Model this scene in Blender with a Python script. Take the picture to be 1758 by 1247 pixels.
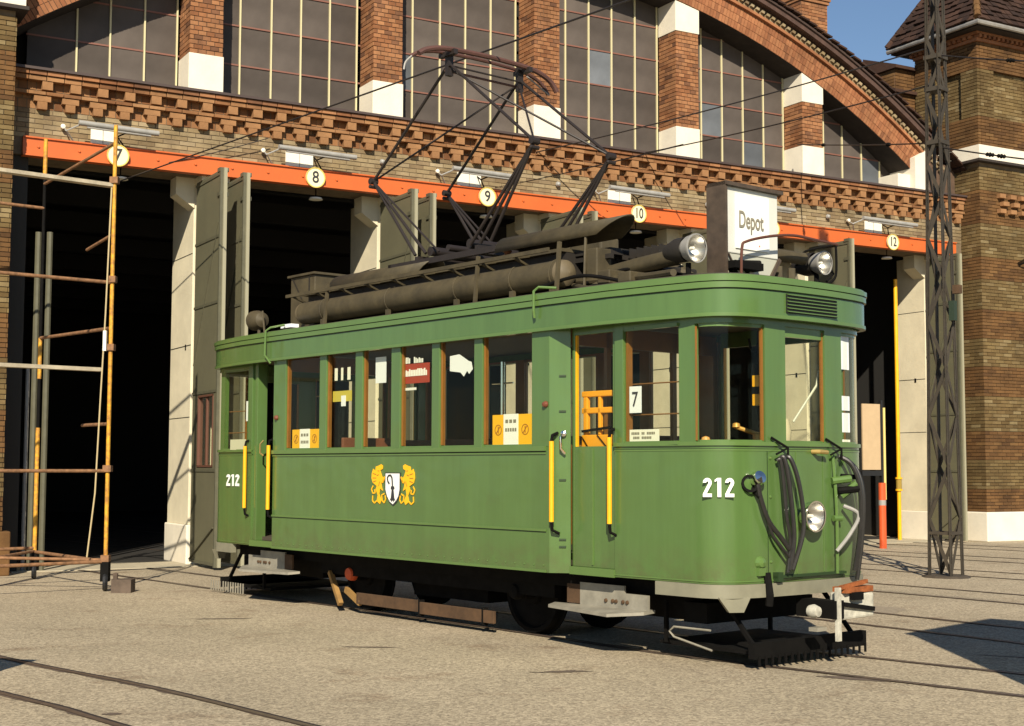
import bpy, bmesh, math, random
from mathutils import Vector, Matrix, Quaternion
R = math.radians
random.seed(7)
for o in list(bpy.data.objects): bpy.data.objects.remove(o, do_unlink=True)
S = bpy.context.scene
C = S.collection

# ------------------------------------------------------------------ camera, sky, sun, exposure
cam = bpy.data.cameras.new('camera'); co = bpy.data.objects.new('camera', cam); C.objects.link(co)
co.location = (0, 0, 1.52)
co.rotation_euler = (Matrix.Rotation(R(90+4.29), 3, 'X') @ Matrix.Rotation(R(0.14), 3, 'Z')).to_euler()
cam.sensor_width = 36; cam.lens = 36*2400/1758; cam.clip_start = 0.1; cam.clip_end = 3000
S.camera = co
S.render.resolution_x = 1024; S.render.resolution_y = 726
S.view_settings.view_transform = 'Standard'; S.view_settings.look = 'None'
S.view_settings.exposure = 0.52; S.view_settings.gamma = 1; S.view_settings.use_curve_mapping = False
W = bpy.data.worlds.new('World'); S.world = W; W.use_nodes = True
nt = W.node_tree; nt.nodes.clear()
wo = nt.nodes.new('ShaderNodeOutputWorld'); bg = nt.nodes.new('ShaderNodeBackground')
sk = nt.nodes.new('ShaderNodeTexSky'); sk.sky_type = 'NISHITA'; sk.sun_disc = False
SUN_EL = 33.0
sk.sun_elevation = R(SUN_EL); sk.sun_rotation = R(180); sk.air_density = 1.0; sk.dust_density = 0.0; sk.ozone_density = 3.0
bg.inputs[1].default_value = 0.068
nt.links.new(sk.outputs[0], bg.inputs[0]); nt.links.new(bg.outputs[0], wo.inputs[0])
sun = bpy.data.lights.new('sun', 'SUN'); sun.energy = 5.0; sun.angle = R(0.5); sun.color = (1.0, 0.90, 0.72)
so = bpy.data.objects.new('sun', sun); C.objects.link(so)
_d = Vector((math.sin(R(1.0))*math.cos(R(SUN_EL)), math.cos(R(1.0))*math.cos(R(SUN_EL)), -math.sin(R(SUN_EL))))
so.rotation_euler = _d.to_track_quat('-Z', 'Y').to_euler(); so.location = (0, -20, 20)

# ------------------------------------------------------------------ frames
FO = Vector((-5.06028, 21.97304, 0)); FA = R(60.3)
FU = Vector((math.sin(FA), math.cos(FA), 0)); FN = Vector((math.cos(FA), -math.sin(FA), 0))
FROT = math.pi/2 - FA                      # local x = along the facade, local y = into the building
def F(u, n, z): return FO + FU*u + FN*n + Vector((0, 0, z))
TOR = Vector((-0.30719, 14.31352, 0)); TROT = R(-49.93)
TX = Vector((math.cos(TROT), math.sin(TROT), 0)); TY = Vector((-math.sin(TROT), math.cos(TROT), 0))
def T(x, y, z): return TOR + TX*x + TY*y + Vector((0, 0, z))

# ------------------------------------------------------------------ materials
def lin(c): return tuple(((v/255)/12.92 if v/255 <= .04045 else ((v/255+.055)/1.055)**2.4) for v in c)
MATS = {}
def mat(name, col, rough=.6, metal=0., var=0., scale=6., bump=0., bscale=60., col2=None, coat=0., spec=.5, streak=False, island=0.):
    if name in MATS: return MATS[name]
    m = bpy.data.materials.new(name); m.use_nodes = True; n = m.node_tree.nodes; l = m.node_tree.links
    b = n['Principled BSDF']; b.inputs['Base Color'].default_value = (*col, 1)
    b.inputs['Roughness'].default_value = rough; b.inputs['Metallic'].default_value = metal
    b.inputs['Specular IOR Level'].default_value = spec
    if coat: b.inputs['Coat Weight'].default_value = coat; b.inputs['Coat Roughness'].default_value = .08
    tc = n.new('ShaderNodeTexCoord')
    last = None
    if var or col2:
        c2 = col2 or tuple(max(0, v*(1-var)) for v in col); c1 = tuple(min(1, v*(1+var*.5)) for v in col) if not col2 else col
        nz = n.new('ShaderNodeTexNoise'); nz.inputs['Scale'].default_value = scale; nz.inputs['Detail'].default_value = 8; nz.inputs['Roughness'].default_value = .65
        if streak:
            mp = n.new('ShaderNodeMapping'); mp.inputs['Scale'].default_value = (3, 3, .25); l.new(tc.outputs['Object'], mp.inputs[0]); l.new(mp.outputs[0], nz.inputs['Vector'])
        else: l.new(tc.outputs['Object'], nz.inputs['Vector'])
        cr = n.new('ShaderNodeValToRGB'); cr.color_ramp.elements[0].position = .32; cr.color_ramp.elements[1].position = .68
        cr.color_ramp.elements[0].color = (*c2, 1); cr.color_ramp.elements[1].color = (*c1, 1)
        l.new(nz.outputs['Fac'], cr.inputs[0]); last = cr.outputs[0]
        mr = n.new('ShaderNodeMapRange'); mr.inputs[3].default_value = min(1, rough*1.2); mr.inputs[4].default_value = rough*.85
        l.new(nz.outputs['Fac'], mr.inputs[0]); l.new(mr.outputs[0], b.inputs['Roughness'])
    if island:
        gi = n.new('ShaderNodeNewGeometry'); mr2 = n.new('ShaderNodeMapRange'); mr2.inputs[3].default_value = 1-island; mr2.inputs[4].default_value = 1+island
        l.new(gi.outputs['Random Per Island'], mr2.inputs[0])
        vm = n.new('ShaderNodeVectorMath'); vm.operation = 'SCALE'
        if last: l.new(last, vm.inputs[0])
        else: vm.inputs[0].default_value = col
        l.new(mr2.outputs[0], vm.inputs['Scale']); last = vm.outputs[0]
    if last: l.new(last, b.inputs['Base Color'])
    if bump:
        n2 = n.new('ShaderNodeTexNoise'); n2.inputs['Scale'].default_value = bscale; n2.inputs['Detail'].default_value = 5
        l.new(tc.outputs['Object'], n2.inputs['Vector'])
        bp = n.new('ShaderNodeBump'); bp.inputs['Strength'].default_value = bump; bp.inputs['Distance'].default_value = .01
        l.new(n2.outputs['Fac'], bp.inputs['Height']); l.new(bp.outputs[0], b.inputs['Normal'])
    MATS[name] = m; return m

def brick_mat(name, colors, rough=.9):
    m = bpy.data.materials.new(name); m.use_nodes = True; n = m.node_tree.nodes; l = m.node_tree.links; b = n['Principled BSDF']
    b.inputs['Roughness'].default_value = rough; b.inputs['Specular IOR Level'].default_value = .25
    gi = n.new('ShaderNodeNewGeometry'); cr = n.new('ShaderNodeValToRGB'); cr.color_ramp.interpolation = 'LINEAR'
    els = cr.color_ramp.elements
    while len(els) < len(colors): els.new(.5)
    for i, c in enumerate(colors): els[i].position = i/(len(colors)-1); els[i].color = (*c, 1)
    l.new(gi.outputs['Random Per Island'], cr.inputs[0])
    tc = n.new('ShaderNodeTexCoord'); nz = n.new('ShaderNodeTexNoise'); nz.inputs['Scale'].default_value = 1.7; nz.inputs['Detail'].default_value = 9; nz.inputs['Roughness'].default_value = .7
    l.new(tc.outputs['Object'], nz.inputs['Vector'])
    mr = n.new('ShaderNodeMapRange'); mr.inputs[1].default_value = .3; mr.inputs[2].default_value = .7; mr.inputs[3].default_value = .55; mr.inputs[4].default_value = 1.22
    l.new(nz.outputs['Fac'], mr.inputs[0])
    vm = n.new('ShaderNodeVectorMath'); vm.operation = 'SCALE'; l.new(cr.outputs[0], vm.inputs[0]); l.new(mr.outputs[0], vm.inputs['Scale'])
    l.new(vm.outputs[0], b.inputs['Base Color'])
    n2 = n.new('ShaderNodeTexNoise'); n2.inputs['Scale'].default_value = 70; n2.inputs['Detail'].default_value = 3; l.new(tc.outputs['Object'], n2.inputs['Vector'])
    bp = n.new('ShaderNodeBump'); bp.inputs['Strength'].default_value = .5; bp.inputs['Distance'].default_value = .008
    l.new(n2.outputs['Fac'], bp.inputs['Height']); l.new(bp.outputs[0], b.inputs['Normal'])
    MATS[name] = m; return m

BR_RED = brick_mat('red_brick', [(.20,.082,.036), (.29,.125,.055), (.35,.165,.075), (.26,.120,.058), (.13,.060,.034)])
BR_TEE = brick_mat('frieze_brick', [(.16,.070,.030), (.26,.120,.050), (.33,.175,.080), (.21,.095,.042)])
BR_ARCH = brick_mat('arch_brick', [(.255,.100,.045), (.31,.130,.060), (.34,.150,.070), (.28,.110,.050), (.20,.085,.042)])
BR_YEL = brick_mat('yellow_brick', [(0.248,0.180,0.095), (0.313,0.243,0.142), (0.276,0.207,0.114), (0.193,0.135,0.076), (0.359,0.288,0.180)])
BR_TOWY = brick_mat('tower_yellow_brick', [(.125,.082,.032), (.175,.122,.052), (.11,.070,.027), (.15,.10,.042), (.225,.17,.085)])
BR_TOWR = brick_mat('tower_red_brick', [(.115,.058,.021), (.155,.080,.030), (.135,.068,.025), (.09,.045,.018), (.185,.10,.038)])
TILE = brick_mat('roof_tile', [(.026,.015,.012), (.044,.023,.017), (.064,.033,.022), (.033,.018,.014)])
MORTAR = mat('mortar', (.16,.115,.07), .95, var=.3, bump=.3)
SOFFIT_SHADE = mat('shaded_soffit', (.022,.016,.013), .9, var=.3)  # shade on the arch underside, put into the colour
MORTAR_D = mat('dark_mortar', (.10,.06,.038), .95, var=.3)
PLASTER = mat('white_plaster', (.74,.68,.56), .85, var=.10, scale=2.5, bump=.25, bscale=30)
PLASTER_W = mat('column_plaster', (.70,.63,.46), .85, var=.18, scale=1.2, bump=.3, bscale=25)
ORANGE = mat('orange_steel', (.56,.120,.024), .5, var=.12, scale=2)
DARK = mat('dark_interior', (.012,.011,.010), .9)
DOORG = mat('door_greygreen', (.125,.117,.070), .6, var=.14, scale=1.5, bump=.1)
DOORF = mat('door_frame_steel', (.10,.095,.060), .55, var=.2)
DOORE = mat('door_edge_white', (.30,.28,.19), .6)
GREYM = mat('grey_metal', (.30,.29,.27), .5, var=.2)
WHITEP = mat('white_enamel', (.80,.77,.66), .45, var=.05)
CREAM = mat('cream_sign', (.80,.74,.50), .5)
BLACK = mat('black_paint', (.012,.012,.013), .5)
BLACKD = mat('dirty_black_steel', (.0045,.004,.0035), .8, var=.4, scale=8, spec=.15)
MULLV = mat('cream_mullion', (.58,.52,.31), .55)
MULLH = mat('brown_glazing_bar', (.20,.085,.06), .6)
SILL = mat('sill_sheet', (.06,.04,.035), .6)
MAST = mat('mast_steel', (.052,.041,.028), .65, var=.35, scale=5, bump=.15)
SCY = mat('scaffold_yellow', (.78,.40,.02), .55, scale=16, col2=(.30,.13,.03))
SCR = mat('scaffold_rusty', (.24,.12,.055), .8, var=.5, scale=14)
PLANK = mat('grey_plank', (.42,.36,.26), .9, var=.35, scale=5, bump=.3)
GREEN = mat('tram_green', (.084,.155,.042), .24, var=.12, scale=2.2, coat=.35, streak=True)
def weather(m, zlo, zhi):
    n = m.node_tree.nodes; l = m.node_tree.links; b = n['Principled BSDF']
    src = b.inputs['Base Color'].links[0].from_socket
    tc = n.new('ShaderNodeTexCoord'); sx = n.new('ShaderNodeSeparateXYZ'); l.new(tc.outputs['Object'], sx.inputs[0])
    mr = n.new('ShaderNodeMapRange'); mr.inputs[1].default_value = zhi; mr.inputs[2].default_value = zlo; mr.inputs[3].default_value = 0; mr.inputs[4].default_value = .62; l.new(sx.outputs['Z'], mr.inputs[0])
    nz = n.new('ShaderNodeTexNoise'); nz.inputs['Scale'].default_value = 7; nz.inputs['Detail'].default_value = 9; nz.inputs['Roughness'].default_value = .75; l.new(tc.outputs['Object'], nz.inputs['Vector'])
    mm = n.new('ShaderNodeMapRange'); mm.inputs[1].default_value = .38; mm.inputs[2].default_value = .62; l.new(nz.outputs['Fac'], mm.inputs[0])
    sp = n.new('ShaderNodeTexNoise'); sp.inputs['Scale'].default_value = 2.3; sp.inputs['Detail'].default_value = 10; sp.inputs['Roughness'].default_value = .8; l.new(tc.outputs['Object'], sp.inputs['Vector'])
    ms_ = n.new('ShaderNodeMapRange'); ms_.inputs[1].default_value = .60; ms_.inputs[2].default_value = .74; ms_.inputs[4].default_value = .35; l.new(sp.outputs['Fac'], ms_.inputs[0])
    ml = n.new('ShaderNodeMath'); ml.operation = 'MULTIPLY'; l.new(mr.outputs[0], ml.inputs[0]); l.new(mm.outputs[0], ml.inputs[1])
    ad = n.new('ShaderNodeMath'); ad.operation = 'ADD'; ad.use_clamp = True; l.new(ml.outputs[0], ad.inputs[0]); l.new(ms_.outputs[0], ad.inputs[1])
    mx = n.new('ShaderNodeMix'); mx.data_type = 'RGBA'; mx.inputs[7].default_value = (.085,.080,.035,1); l.new(ad.outputs[0], mx.inputs[0]); l.new(src, mx.inputs[6]); l.new(mx.outputs[2], b.inputs['Base Color'])
    w = n.new('ShaderNodeTexNoise'); w.inputs['Scale'].default_value = 2.2; w.inputs['Detail'].default_value = 2; l.new(tc.outputs['Object'], w.inputs['Vector'])
    bp = n.new('ShaderNodeBump'); bp.inputs['Strength'].default_value = .35; bp.inputs['Distance'].default_value = .03; l.new(w.outputs['Fac'], bp.inputs['Height']); l.new(bp.outputs[0], b.inputs['Normal']); l.new(bp.outputs[0], b.inputs['Coat Normal'])
weather(GREEN, .62, .95)
GREEN2 = mat('tram_green_trim', (.098,.172,.044), .3, var=.08, scale=4, coat=.3)
GREEND = mat('tram_groove', (.018,.04,.010), .6)
SKIRT = mat('bumper_grey', (.22,.21,.15), .4, var=.15)
YEL = mat('handrail_yellow', (.86,.42,.010), .4, var=.12, scale=8)
WOOD = mat('varnished_wood', (.42,.17,.025), .35, var=.25, scale=7, coat=.3)
WOODO = mat('orange_wood', (.25,.105,.020), .4, var=.15, scale=6, coat=.3)
SEAT = mat('seat_brown', (.17,.06,.028), .4, var=.3, scale=9)
ROOFC = mat('roof_canvas', (.060,.052,.030), .8, var=.35, scale=4, bump=.3)
EQUIP = mat('roof_equipment', (.070,.055,.028), .6, var=.38, scale=5, bump=.2, bscale=30)
EQUIPD = mat('roof_equipment_dark', (.020,.016,.012), .65, var=.35, scale=6)
PANT = mat('pantograph_steel', (.022,.016,.014), .5, var=.3)
SHOE = mat('collector_shoe', (.10,.045,.035), .55, var=.3)
CHROME = mat('chrome', (.85,.83,.78), .12, metal=1.)
REFL = mat('lamp_reflector', (.66,.64,.60), .34, metal=1.)
RUST = mat('rust_brown', (.085,.045,.020), .85, var=.4, scale=7)
STEPM = mat('step_plate', (.27,.25,.20), .5, var=.3, scale=6)
REDP = mat('signal_red', (.62,.09,.02), .5, var=.1)
GOLD = mat('crest_gold', (.90,.47,.01), .4)
PAPER = mat('white_paper', (.82,.84,.86), .6)
PAPERW = mat('off_white_paper', (.82,.80,.68), .6)
SIGNB = mat('sign_brown', (.075,.052,.035), .55, var=.4, scale=9)
INK = mat('grey_ink', (.22,.20,.15), .7)
INKB = mat('black_ink', (.03,.03,.035), .6)
DISKB = mat('number_white', (.86,.86,.80), .5)
RUBBER = mat('rubber_hose', (.022,.020,.018), .42, var=.3, scale=20)
CEIL = mat('tram_ceiling', (.20,.17,.11), .7)
GLOBE = mat('milk_glass', (.8,.78,.7), .2)
RED2 = mat('advert_red', (.36,.045,.02), .5)
PINK = mat('brown_frame', (.12,.05,.03), .6)

def glass(name, tint, refl=1.45):
    m = bpy.data.materials.new(name); m.use_nodes = True; n = m.node_tree.nodes; l = m.node_tree.links; n.clear()
    o = n.new('ShaderNodeOutputMaterial'); t = n.new('ShaderNodeBsdfTransparent'); g = n.new('ShaderNodeBsdfGlossy'); mx = n.new('ShaderNodeMixShader'); fr = n.new('ShaderNodeLayerWeight'); mr = n.new('ShaderNodeMapRange'); pw = n.new('ShaderNodeMath'); pw.operation = 'POWER'; pw.inputs[1].default_value = 5
    t.inputs[0].default_value = (*tint, 1); g.inputs['Roughness'].default_value = .02; fr.inputs[0].default_value = .5
    mr.inputs[3].default_value = .010; mr.inputs[4].default_value = .5
    l.new(fr.outputs['Facing'], pw.inputs[0]); l.new(pw.outputs[0], mr.inputs[0]); l.new(mr.outputs[0], mx.inputs[0]); l.new(t.outputs[0], mx.inputs[1]); l.new(g.outputs[0], mx.inputs[2]); l.new(mx.outputs[0], o.inputs[0])
    return m
GLASS = glass('tram_glass', (.94,.95,.91))
LENS = glass('lens_glass', (.95,.95,.93), 1.5)

def pane_mat(name, c, rough):
    m = bpy.data.materials.new(name); m.use_nodes = True; n = m.node_tree.nodes; l = m.node_tree.links; b = n['Principled BSDF']
    oi = n.new('ShaderNodeObjectInfo'); mr = n.new('ShaderNodeMapRange'); mr.inputs[3].default_value = .72; mr.inputs[4].default_value = 1.25
    l.new(oi.outputs['Random'], mr.inputs[0])
    tc = n.new('ShaderNodeTexCoord'); nz = n.new('ShaderNodeTexNoise'); nz.inputs['Scale'].default_value = 1.6; nz.inputs['Detail'].default_value = 7
    l.new(tc.outputs['Object'], nz.inputs['Vector'])
    mr2 = n.new('ShaderNodeMapRange'); mr2.inputs[1].default_value = .3; mr2.inputs[2].default_value = .7; mr2.inputs[3].default_value = .7; mr2.inputs[4].default_value = 1.2; l.new(nz.outputs['Fac'], mr2.inputs[0])
    ml = n.new('ShaderNodeMath'); ml.operation = 'MULTIPLY'; l.new(mr.outputs[0], ml.inputs[0]); l.new(mr2.outputs[0], ml.inputs[1])
    vm = n.new('ShaderNodeVectorMath'); vm.operation = 'SCALE'; vm.inputs[0].default_value = c; l.new(ml.outputs[0], vm.inputs['Scale'])
    l.new(vm.outputs[0], b.inputs['Base Color']); b.inputs['Roughness'].default_value = rough; b.inputs['Specular IOR Level'].default_value = .08
    return m
PANE = pane_mat('dusty_glass', (.090,.075,.066), .42)
PANEB = pane_mat('bluish_dusty_glass', (.13,.14,.155), .4)

# ------------------------------------------------------------------ mesh builder
class MB:
    def __init__(s): s.v = []; s.f = []
    def add(s, vs, fs):
        k = len(s.v); s.v += [tuple(v) for v in vs]; s.f += [tuple(i+k for i in f) for f in fs]; return s
    def box(s, x0, x1, y0, y1, z0, z1):
        if x0 > x1: x0, x1 = x1, x0
        if y0 > y1: y0, y1 = y1, y0
        if z0 > z1: z0, z1 = z1, z0
        return s.add([(x0,y0,z0),(x1,y0,z0),(x1,y1,z0),(x0,y1,z0),(x0,y0,z1),(x1,y0,z1),(x1,y1,z1),(x0,y1,z1)],
                     [(0,3,2,1),(4,5,6,7),(0,1,5,4),(1,2,6,5),(2,3,7,6),(3,0,4,7)])
    def bar(s, a, b, w, h=None, up=(0,0,1)):
        a = Vector(a); b = Vector(b); h = h or w; d = (b-a).normalized(); u = Vector(up)
        if abs(d.dot(u)) > .98: u = Vector((1,0,0))
        x = d.cross(u).normalized(); z = x.cross(d).normalized(); vs = []
        for p in (a, b):
            for i, j in ((-1,-1),(1,-1),(1,1),(-1,1)): vs.append(p + x*(i*w/2) + z*(j*h/2))
        return s.add(vs, [(0,3,2,1),(4,5,6,7),(0,1,5,4),(1,2,6,5),(2,3,7,6),(3,0,4,7)])
    def tube(s, pts, r, n=8, r2=None, cap=True):
        pts = [Vector(p) for p in pts]; rings = []; prev = None
        for i, p in enumerate(pts):
            d = (pts[min(i+1, len(pts)-1)] - pts[max(i-1, 0)]).normalized()
            if prev is None:
                u = Vector((0,0,1)) if abs(d.z) < .9 else Vector((1,0,0)); x = d.cross(u).normalized()
            else: x = (prev - d*prev.dot(d)).normalized()
            prev = x; y = d.cross(x); rr = r if r2 is None else r + (r2-r)*i/max(1, len(pts)-1)
            rings.append([p + x*rr*math.cos(2*math.pi*k/n) + y*rr*math.sin(2*math.pi*k/n) for k in range(n)])
        vs = [v for g in rings for v in g]; fs = []
        for i in range(len(pts)-1):
            for k in range(n): a = i*n+k; b = i*n+(k+1) % n; fs.append((a, b, b+n, a+n))
        if cap: fs += [tuple(range(n-1, -1, -1)), tuple(range((len(pts)-1)*n, len(pts)*n))]
        return s.add(vs, fs)
    def lathe(s, prof, o=(0,0,0), ax=(0,0,1), n=20):
        # prof: (radius, distance along axis)
        o = Vector(o); ax = Vector(ax).normalized(); u = Vector((0,0,1)) if abs(ax.z) < .9 else Vector((1,0,0)); x = ax.cross(u).normalized(); y = ax.cross(x)
        vs = []; fs = []
        for r, t in prof:
            for k in range(n): a = 2*math.pi*k/n; vs.append(o + ax*t + x*r*math.cos(a) + y*r*math.sin(a))
        for i in range(len(prof)-1):
            for k in range(n): a = i*n+k; b = i*n+(k+1) % n; fs.append((a, b, b+n, a+n))
        return s.add(vs, fs)
    def prism(s, poly, fn, d0, d1):
        # poly 2D points, fn(a, b, d) -> 3D; solid between depth d0 and d1
        k = len(poly); vs = [fn(a, b, d0) for a, b in poly] + [fn(a, b, d1) for a, b in poly]
        fs = [tuple(range(k)), tuple(range(2*k-1, k-1, -1))] + [(i, i+k, (i+1) % k + k, (i+1) % k) for i in range(k)]
        return s.add(vs, fs)
    def ribbon(s, pts, z0, z1, t, closed=False):
        # wall strip following plan points, thickness t towards the inside (left of travel)
        pts = [Vector((p[0], p[1], 0)) for p in pts]; N = len(pts); inn = []
        for i, p in enumerate(pts):
            a = pts[(i-1) % N] if (closed or i > 0) else None; b = pts[(i+1) % N] if (closed or i < N-1) else None
            ns = []
            if a is not None: d = (p-a).normalized(); ns.append(Vector((-d.y, d.x, 0)))
            if b is not None: d = (b-p).normalized(); ns.append(Vector((-d.y, d.x, 0)))
            nn = sum(ns, Vector()) / len(ns); nn = nn / max(.3, nn.length**2)
            inn.append(p + nn*t)
        vs = []
        for p, q in zip(pts, inn): vs += [(p.x,p.y,z0), (p.x,p.y,z1), (q.x,q.y,z1), (q.x,q.y,z0)]
        fs = []; M = N if closed else N-1
        for i in range(M):
            a = i*4; b = ((i+1) % N)*4
            for k in range(4): fs.append((a+k, b+k, b+(k+1) % 4, a+(k+1) % 4))
        if not closed: fs += [(0,1,2,3), ((N-1)*4+3, (N-1)*4+2, (N-1)*4+1, (N-1)*4)]
        return s.add(vs, fs)
    def mesh(s, name, m, smooth=False, bevel=0):
        me = bpy.data.meshes.new(name); me.from_pydata(s.v, [], s.f)
        bm = bmesh.new(); bm.from_mesh(me)
        bmesh.ops.recalc_face_normals(bm, faces=bm.faces)
        bm.to_mesh(me); bm.free()
        if m: me.materials.append(m)
        if smooth:
            for p in me.polygons: p.use_smooth = True
            me.set_sharp_from_angle(angle=R(40))
        return me
    def each(s, name, m, parent=None, smooth=False, bevel=0):
        # one object for every connected piece
        par = list(range(len(s.v)))
        def find(a):
            while par[a] != a: par[a] = par[par[a]]; a = par[a]
            return a
        for f in s.f:
            for i in f[1:]: par[find(i)] = find(f[0])
        groups = {}
        for f in s.f: groups.setdefault(find(f[0]), []).append(f)
        first = None
        for fs in groups.values():
            ids = sorted({i for f in fs for i in f}); mp = {a: k for k, a in enumerate(ids)}
            q = MB(); q.v = [s.v[i] for i in ids]; q.f = [tuple(mp[i] for i in f) for f in fs]
            o = q.build(name, m, parent, smooth, bevel); first = first or o
        return first
    def build(s, name, m, parent=None, smooth=False, bevel=0):
        o = bpy.data.objects.new(name, s.mesh(name, m, smooth)); C.objects.link(o)
        if parent is not None: o.parent = parent
        if bevel:
            b = o.modifiers.new('bevel', 'BEVEL'); b.width = bevel; b.segments = 2; b.limit_method = 'ANGLE'
        return o
def link(name, me, parent=None, loc=(0,0,0), rot=0):
    o = bpy.data.objects.new(name, me); C.objects.link(o); o.location = loc; o.rotation_euler = (0,0,rot)
    if parent is not None: o.parent = parent
    return o
def tag(o, label=None, cat=None, group=None, kind=None):
    if label: o['label'] = label
    if cat: o['category'] = cat
    if group: o['group'] = group
    if kind: o['kind'] = kind
    return o
def thing(name, label, cat, loc=(0,0,0), rz=0, group=None):
    o = bpy.data.objects.new(name, None); C.objects.link(o); o.location = loc; o.rotation_euler = (0,0,rz); o.empty_display_size = .1
    return tag(o, label, cat, group)
def text_mesh(txt, size, depth, m, name='lettering', squeeze=1., bold=0.):
    cu = bpy.data.curves.new(name, 'FONT'); cu.body = txt; cu.size = size; cu.extrude = depth/2; cu.align_x = 'CENTER'; cu.align_y = 'CENTER'; cu.offset = bold
    t = bpy.data.objects.new('tmp', cu); C.objects.link(t)
    dg = bpy.context.evaluated_depsgraph_get(); me = bpy.data.meshes.new_from_object(t.evaluated_get(dg))
    bpy.data.objects.remove(t, do_unlink=True)
    for v in me.vertices: v.co.x *= squeeze
    me.materials.clear(); me.materials.append(m); me.name = name; return me
def place_text(me, parent, p, xdir, name='lettering'):
    # lettering stands upright (z up), reading along xdir, in the parent's own coordinates
    x = Vector(xdir).normalized(); z = Vector((0,0,1)); nrm = x.cross(z)
    o = bpy.data.objects.new(name, me); C.objects.link(o); o.parent = parent
    o.matrix_local = Matrix.Translation(p) @ Matrix((x, z, nrm)).transposed().to_4x4()
    return o

# bricks as real blocks with recessed joints: fn(a, b, d) -> point; d = how far proud
def bricks(mb, fn, a0, a1, b0, b1, bw=.25, bh=.075, j=.012, proud=.012, clip=None, jit=.004):
    nb = max(1, round((b1-b0)/bh)); h = (b1-b0)/nb
    for r in range(nb):
        z0 = b0 + r*h; a = a0 - (bw/2 if r % 2 else 0)
        while a < a1:
            s, e = max(a, a0), min(a+bw, a1)
            if e - s > .03 and (clip is None or clip((s+e)/2, z0+h/2)):
                p = proud + random.uniform(-jit, jit)
                s_, e_, zb, zt = s+j/2, e-j/2, z0+j/2, z0+h-j/2
                vs = [fn(s_, zb, 0), fn(e_, zb, 0), fn(e_, zt, 0), fn(s_, zt, 0), fn(s_, zb, p), fn(e_, zb, p), fn(e_, zt, p), fn(s_, zt, p)]
                mb.add(vs, [(4,5,6,7), (0,1,5,4), (1,2,6,5), (2,3,7,6), (3,0,4,7)])
            a += bw
    return mb

# ------------------------------------------------------------------ ground
def ground_mat():
    m = bpy.data.materials.new('yard_surface'); m.use_nodes = True; n = m.node_tree.nodes; l = m.node_tree.links; b = n['Principled BSDF']
    tc = n.new('ShaderNodeTexCoord')
    def noise(sc, det=6, ro=.6):
        z = n.new('ShaderNodeTexNoise'); z.inputs['Scale'].default_value = sc; z.inputs['Detail'].default_value = det; z.inputs['Roughness'].default_value = ro; l.new(tc.outputs['Object'], z.inputs['Vector']); return z
    def ramp(src, p0, p1, c0, c1):
        r = n.new('ShaderNodeValToRGB'); r.color_ramp.elements[0].position = p0; r.color_ramp.elements[1].position = p1; r.color_ramp.elements[0].color = (*c0,1); r.color_ramp.elements[1].color = (*c1,1); l.new(src, r.inputs[0]); return r
    big = ramp(noise(.35, 6).outputs['Fac'], .35, .65, (.335,.28,.195), (.425,.355,.25))
    v = n.new('ShaderNodeTexVoronoi'); v.inputs['Scale'].default_value = 62; l.new(tc.outputs['Object'], v.inputs['Vector'])
    vr = n.new('ShaderNodeSeparateColor'); l.new(v.outputs['Color'], vr.inputs[0])
    sp = ramp(vr.outputs[0], 0, 1, (.50,.49,.50), (1.42,1.43,1.44))
    m1 = n.new('ShaderNodeMix'); m1.data_type = 'RGBA'; m1.blend_type = 'MULTIPLY'; m1.inputs[0].default_value = .8
    l.new(big.outputs[0], m1.inputs[6]); l.new(sp.outputs[0], m1.inputs[7])
    mid = ramp(noise(11, 8, .75).outputs['Fac'], .3, .7, (.86,.85,.84), (1.09,1.09,1.09))
    m2 = n.new('ShaderNodeMix'); m2.data_type = 'RGBA'; m2.blend_type = 'MULTIPLY'; m2.inputs[0].default_value = 1
    l.new(m1.outputs[2], m2.inputs[6]); l.new(mid.outputs[0], m2.inputs[7])
    st = ramp(noise(1.3, 9, .7).outputs['Fac'], .56, .72, (1,1,1), (.62,.54,.50))
    m3 = n.new('ShaderNodeMix'); m3.data_type = 'RGBA'; m3.blend_type = 'MULTIPLY'; m3.inputs[0].default_value = 1
    l.new(m2.outputs[2], m3.inputs[6]); l.new(st.outputs[0], m3.inputs[7])
    l.new(m3.outputs[2], b.inputs['Base Color']); b.inputs['Roughness'].default_value = .9; b.inputs['Specular IOR Level'].default_value = .25
    bp = n.new('ShaderNodeBump'); bp.inputs['Strength'].default_value = .35; bp.inputs['Distance'].default_value = .008
    l.new(v.outputs['Distance'], bp.inputs['Height']); l.new(bp.outputs[0], b.inputs['Normal'])
    return m
g = MB(); g.add([(-600,-400,0),(600,-400,0),(600,900,0),(-600,900,0)], [(0,1,2,3)])
tag(g.build('ground', ground_mat()), kind='structure')
fl = MB(); fl.add([F(-2.7,-.75,.006), F(16.3,-.75,.006), F(16.3,-27,.006), F(-2.7,-27,.006)], [(0,1,2,3)])
tag(fl.build('depot_floor', mat('dark_floor', (.014,.012,.010), .9)), kind='structure')  # floor in one even near-black colour
th = MB(); th.box(-2.7,16.3,-.45,.75,0,.012)
o_ = th.build('threshold', mat('threshold_concrete', (.42,.37,.27), .9, var=.2)); o_.location = FO; o_.rotation_euler = (0,0,FROT); tag(o_, kind='structure')

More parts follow.
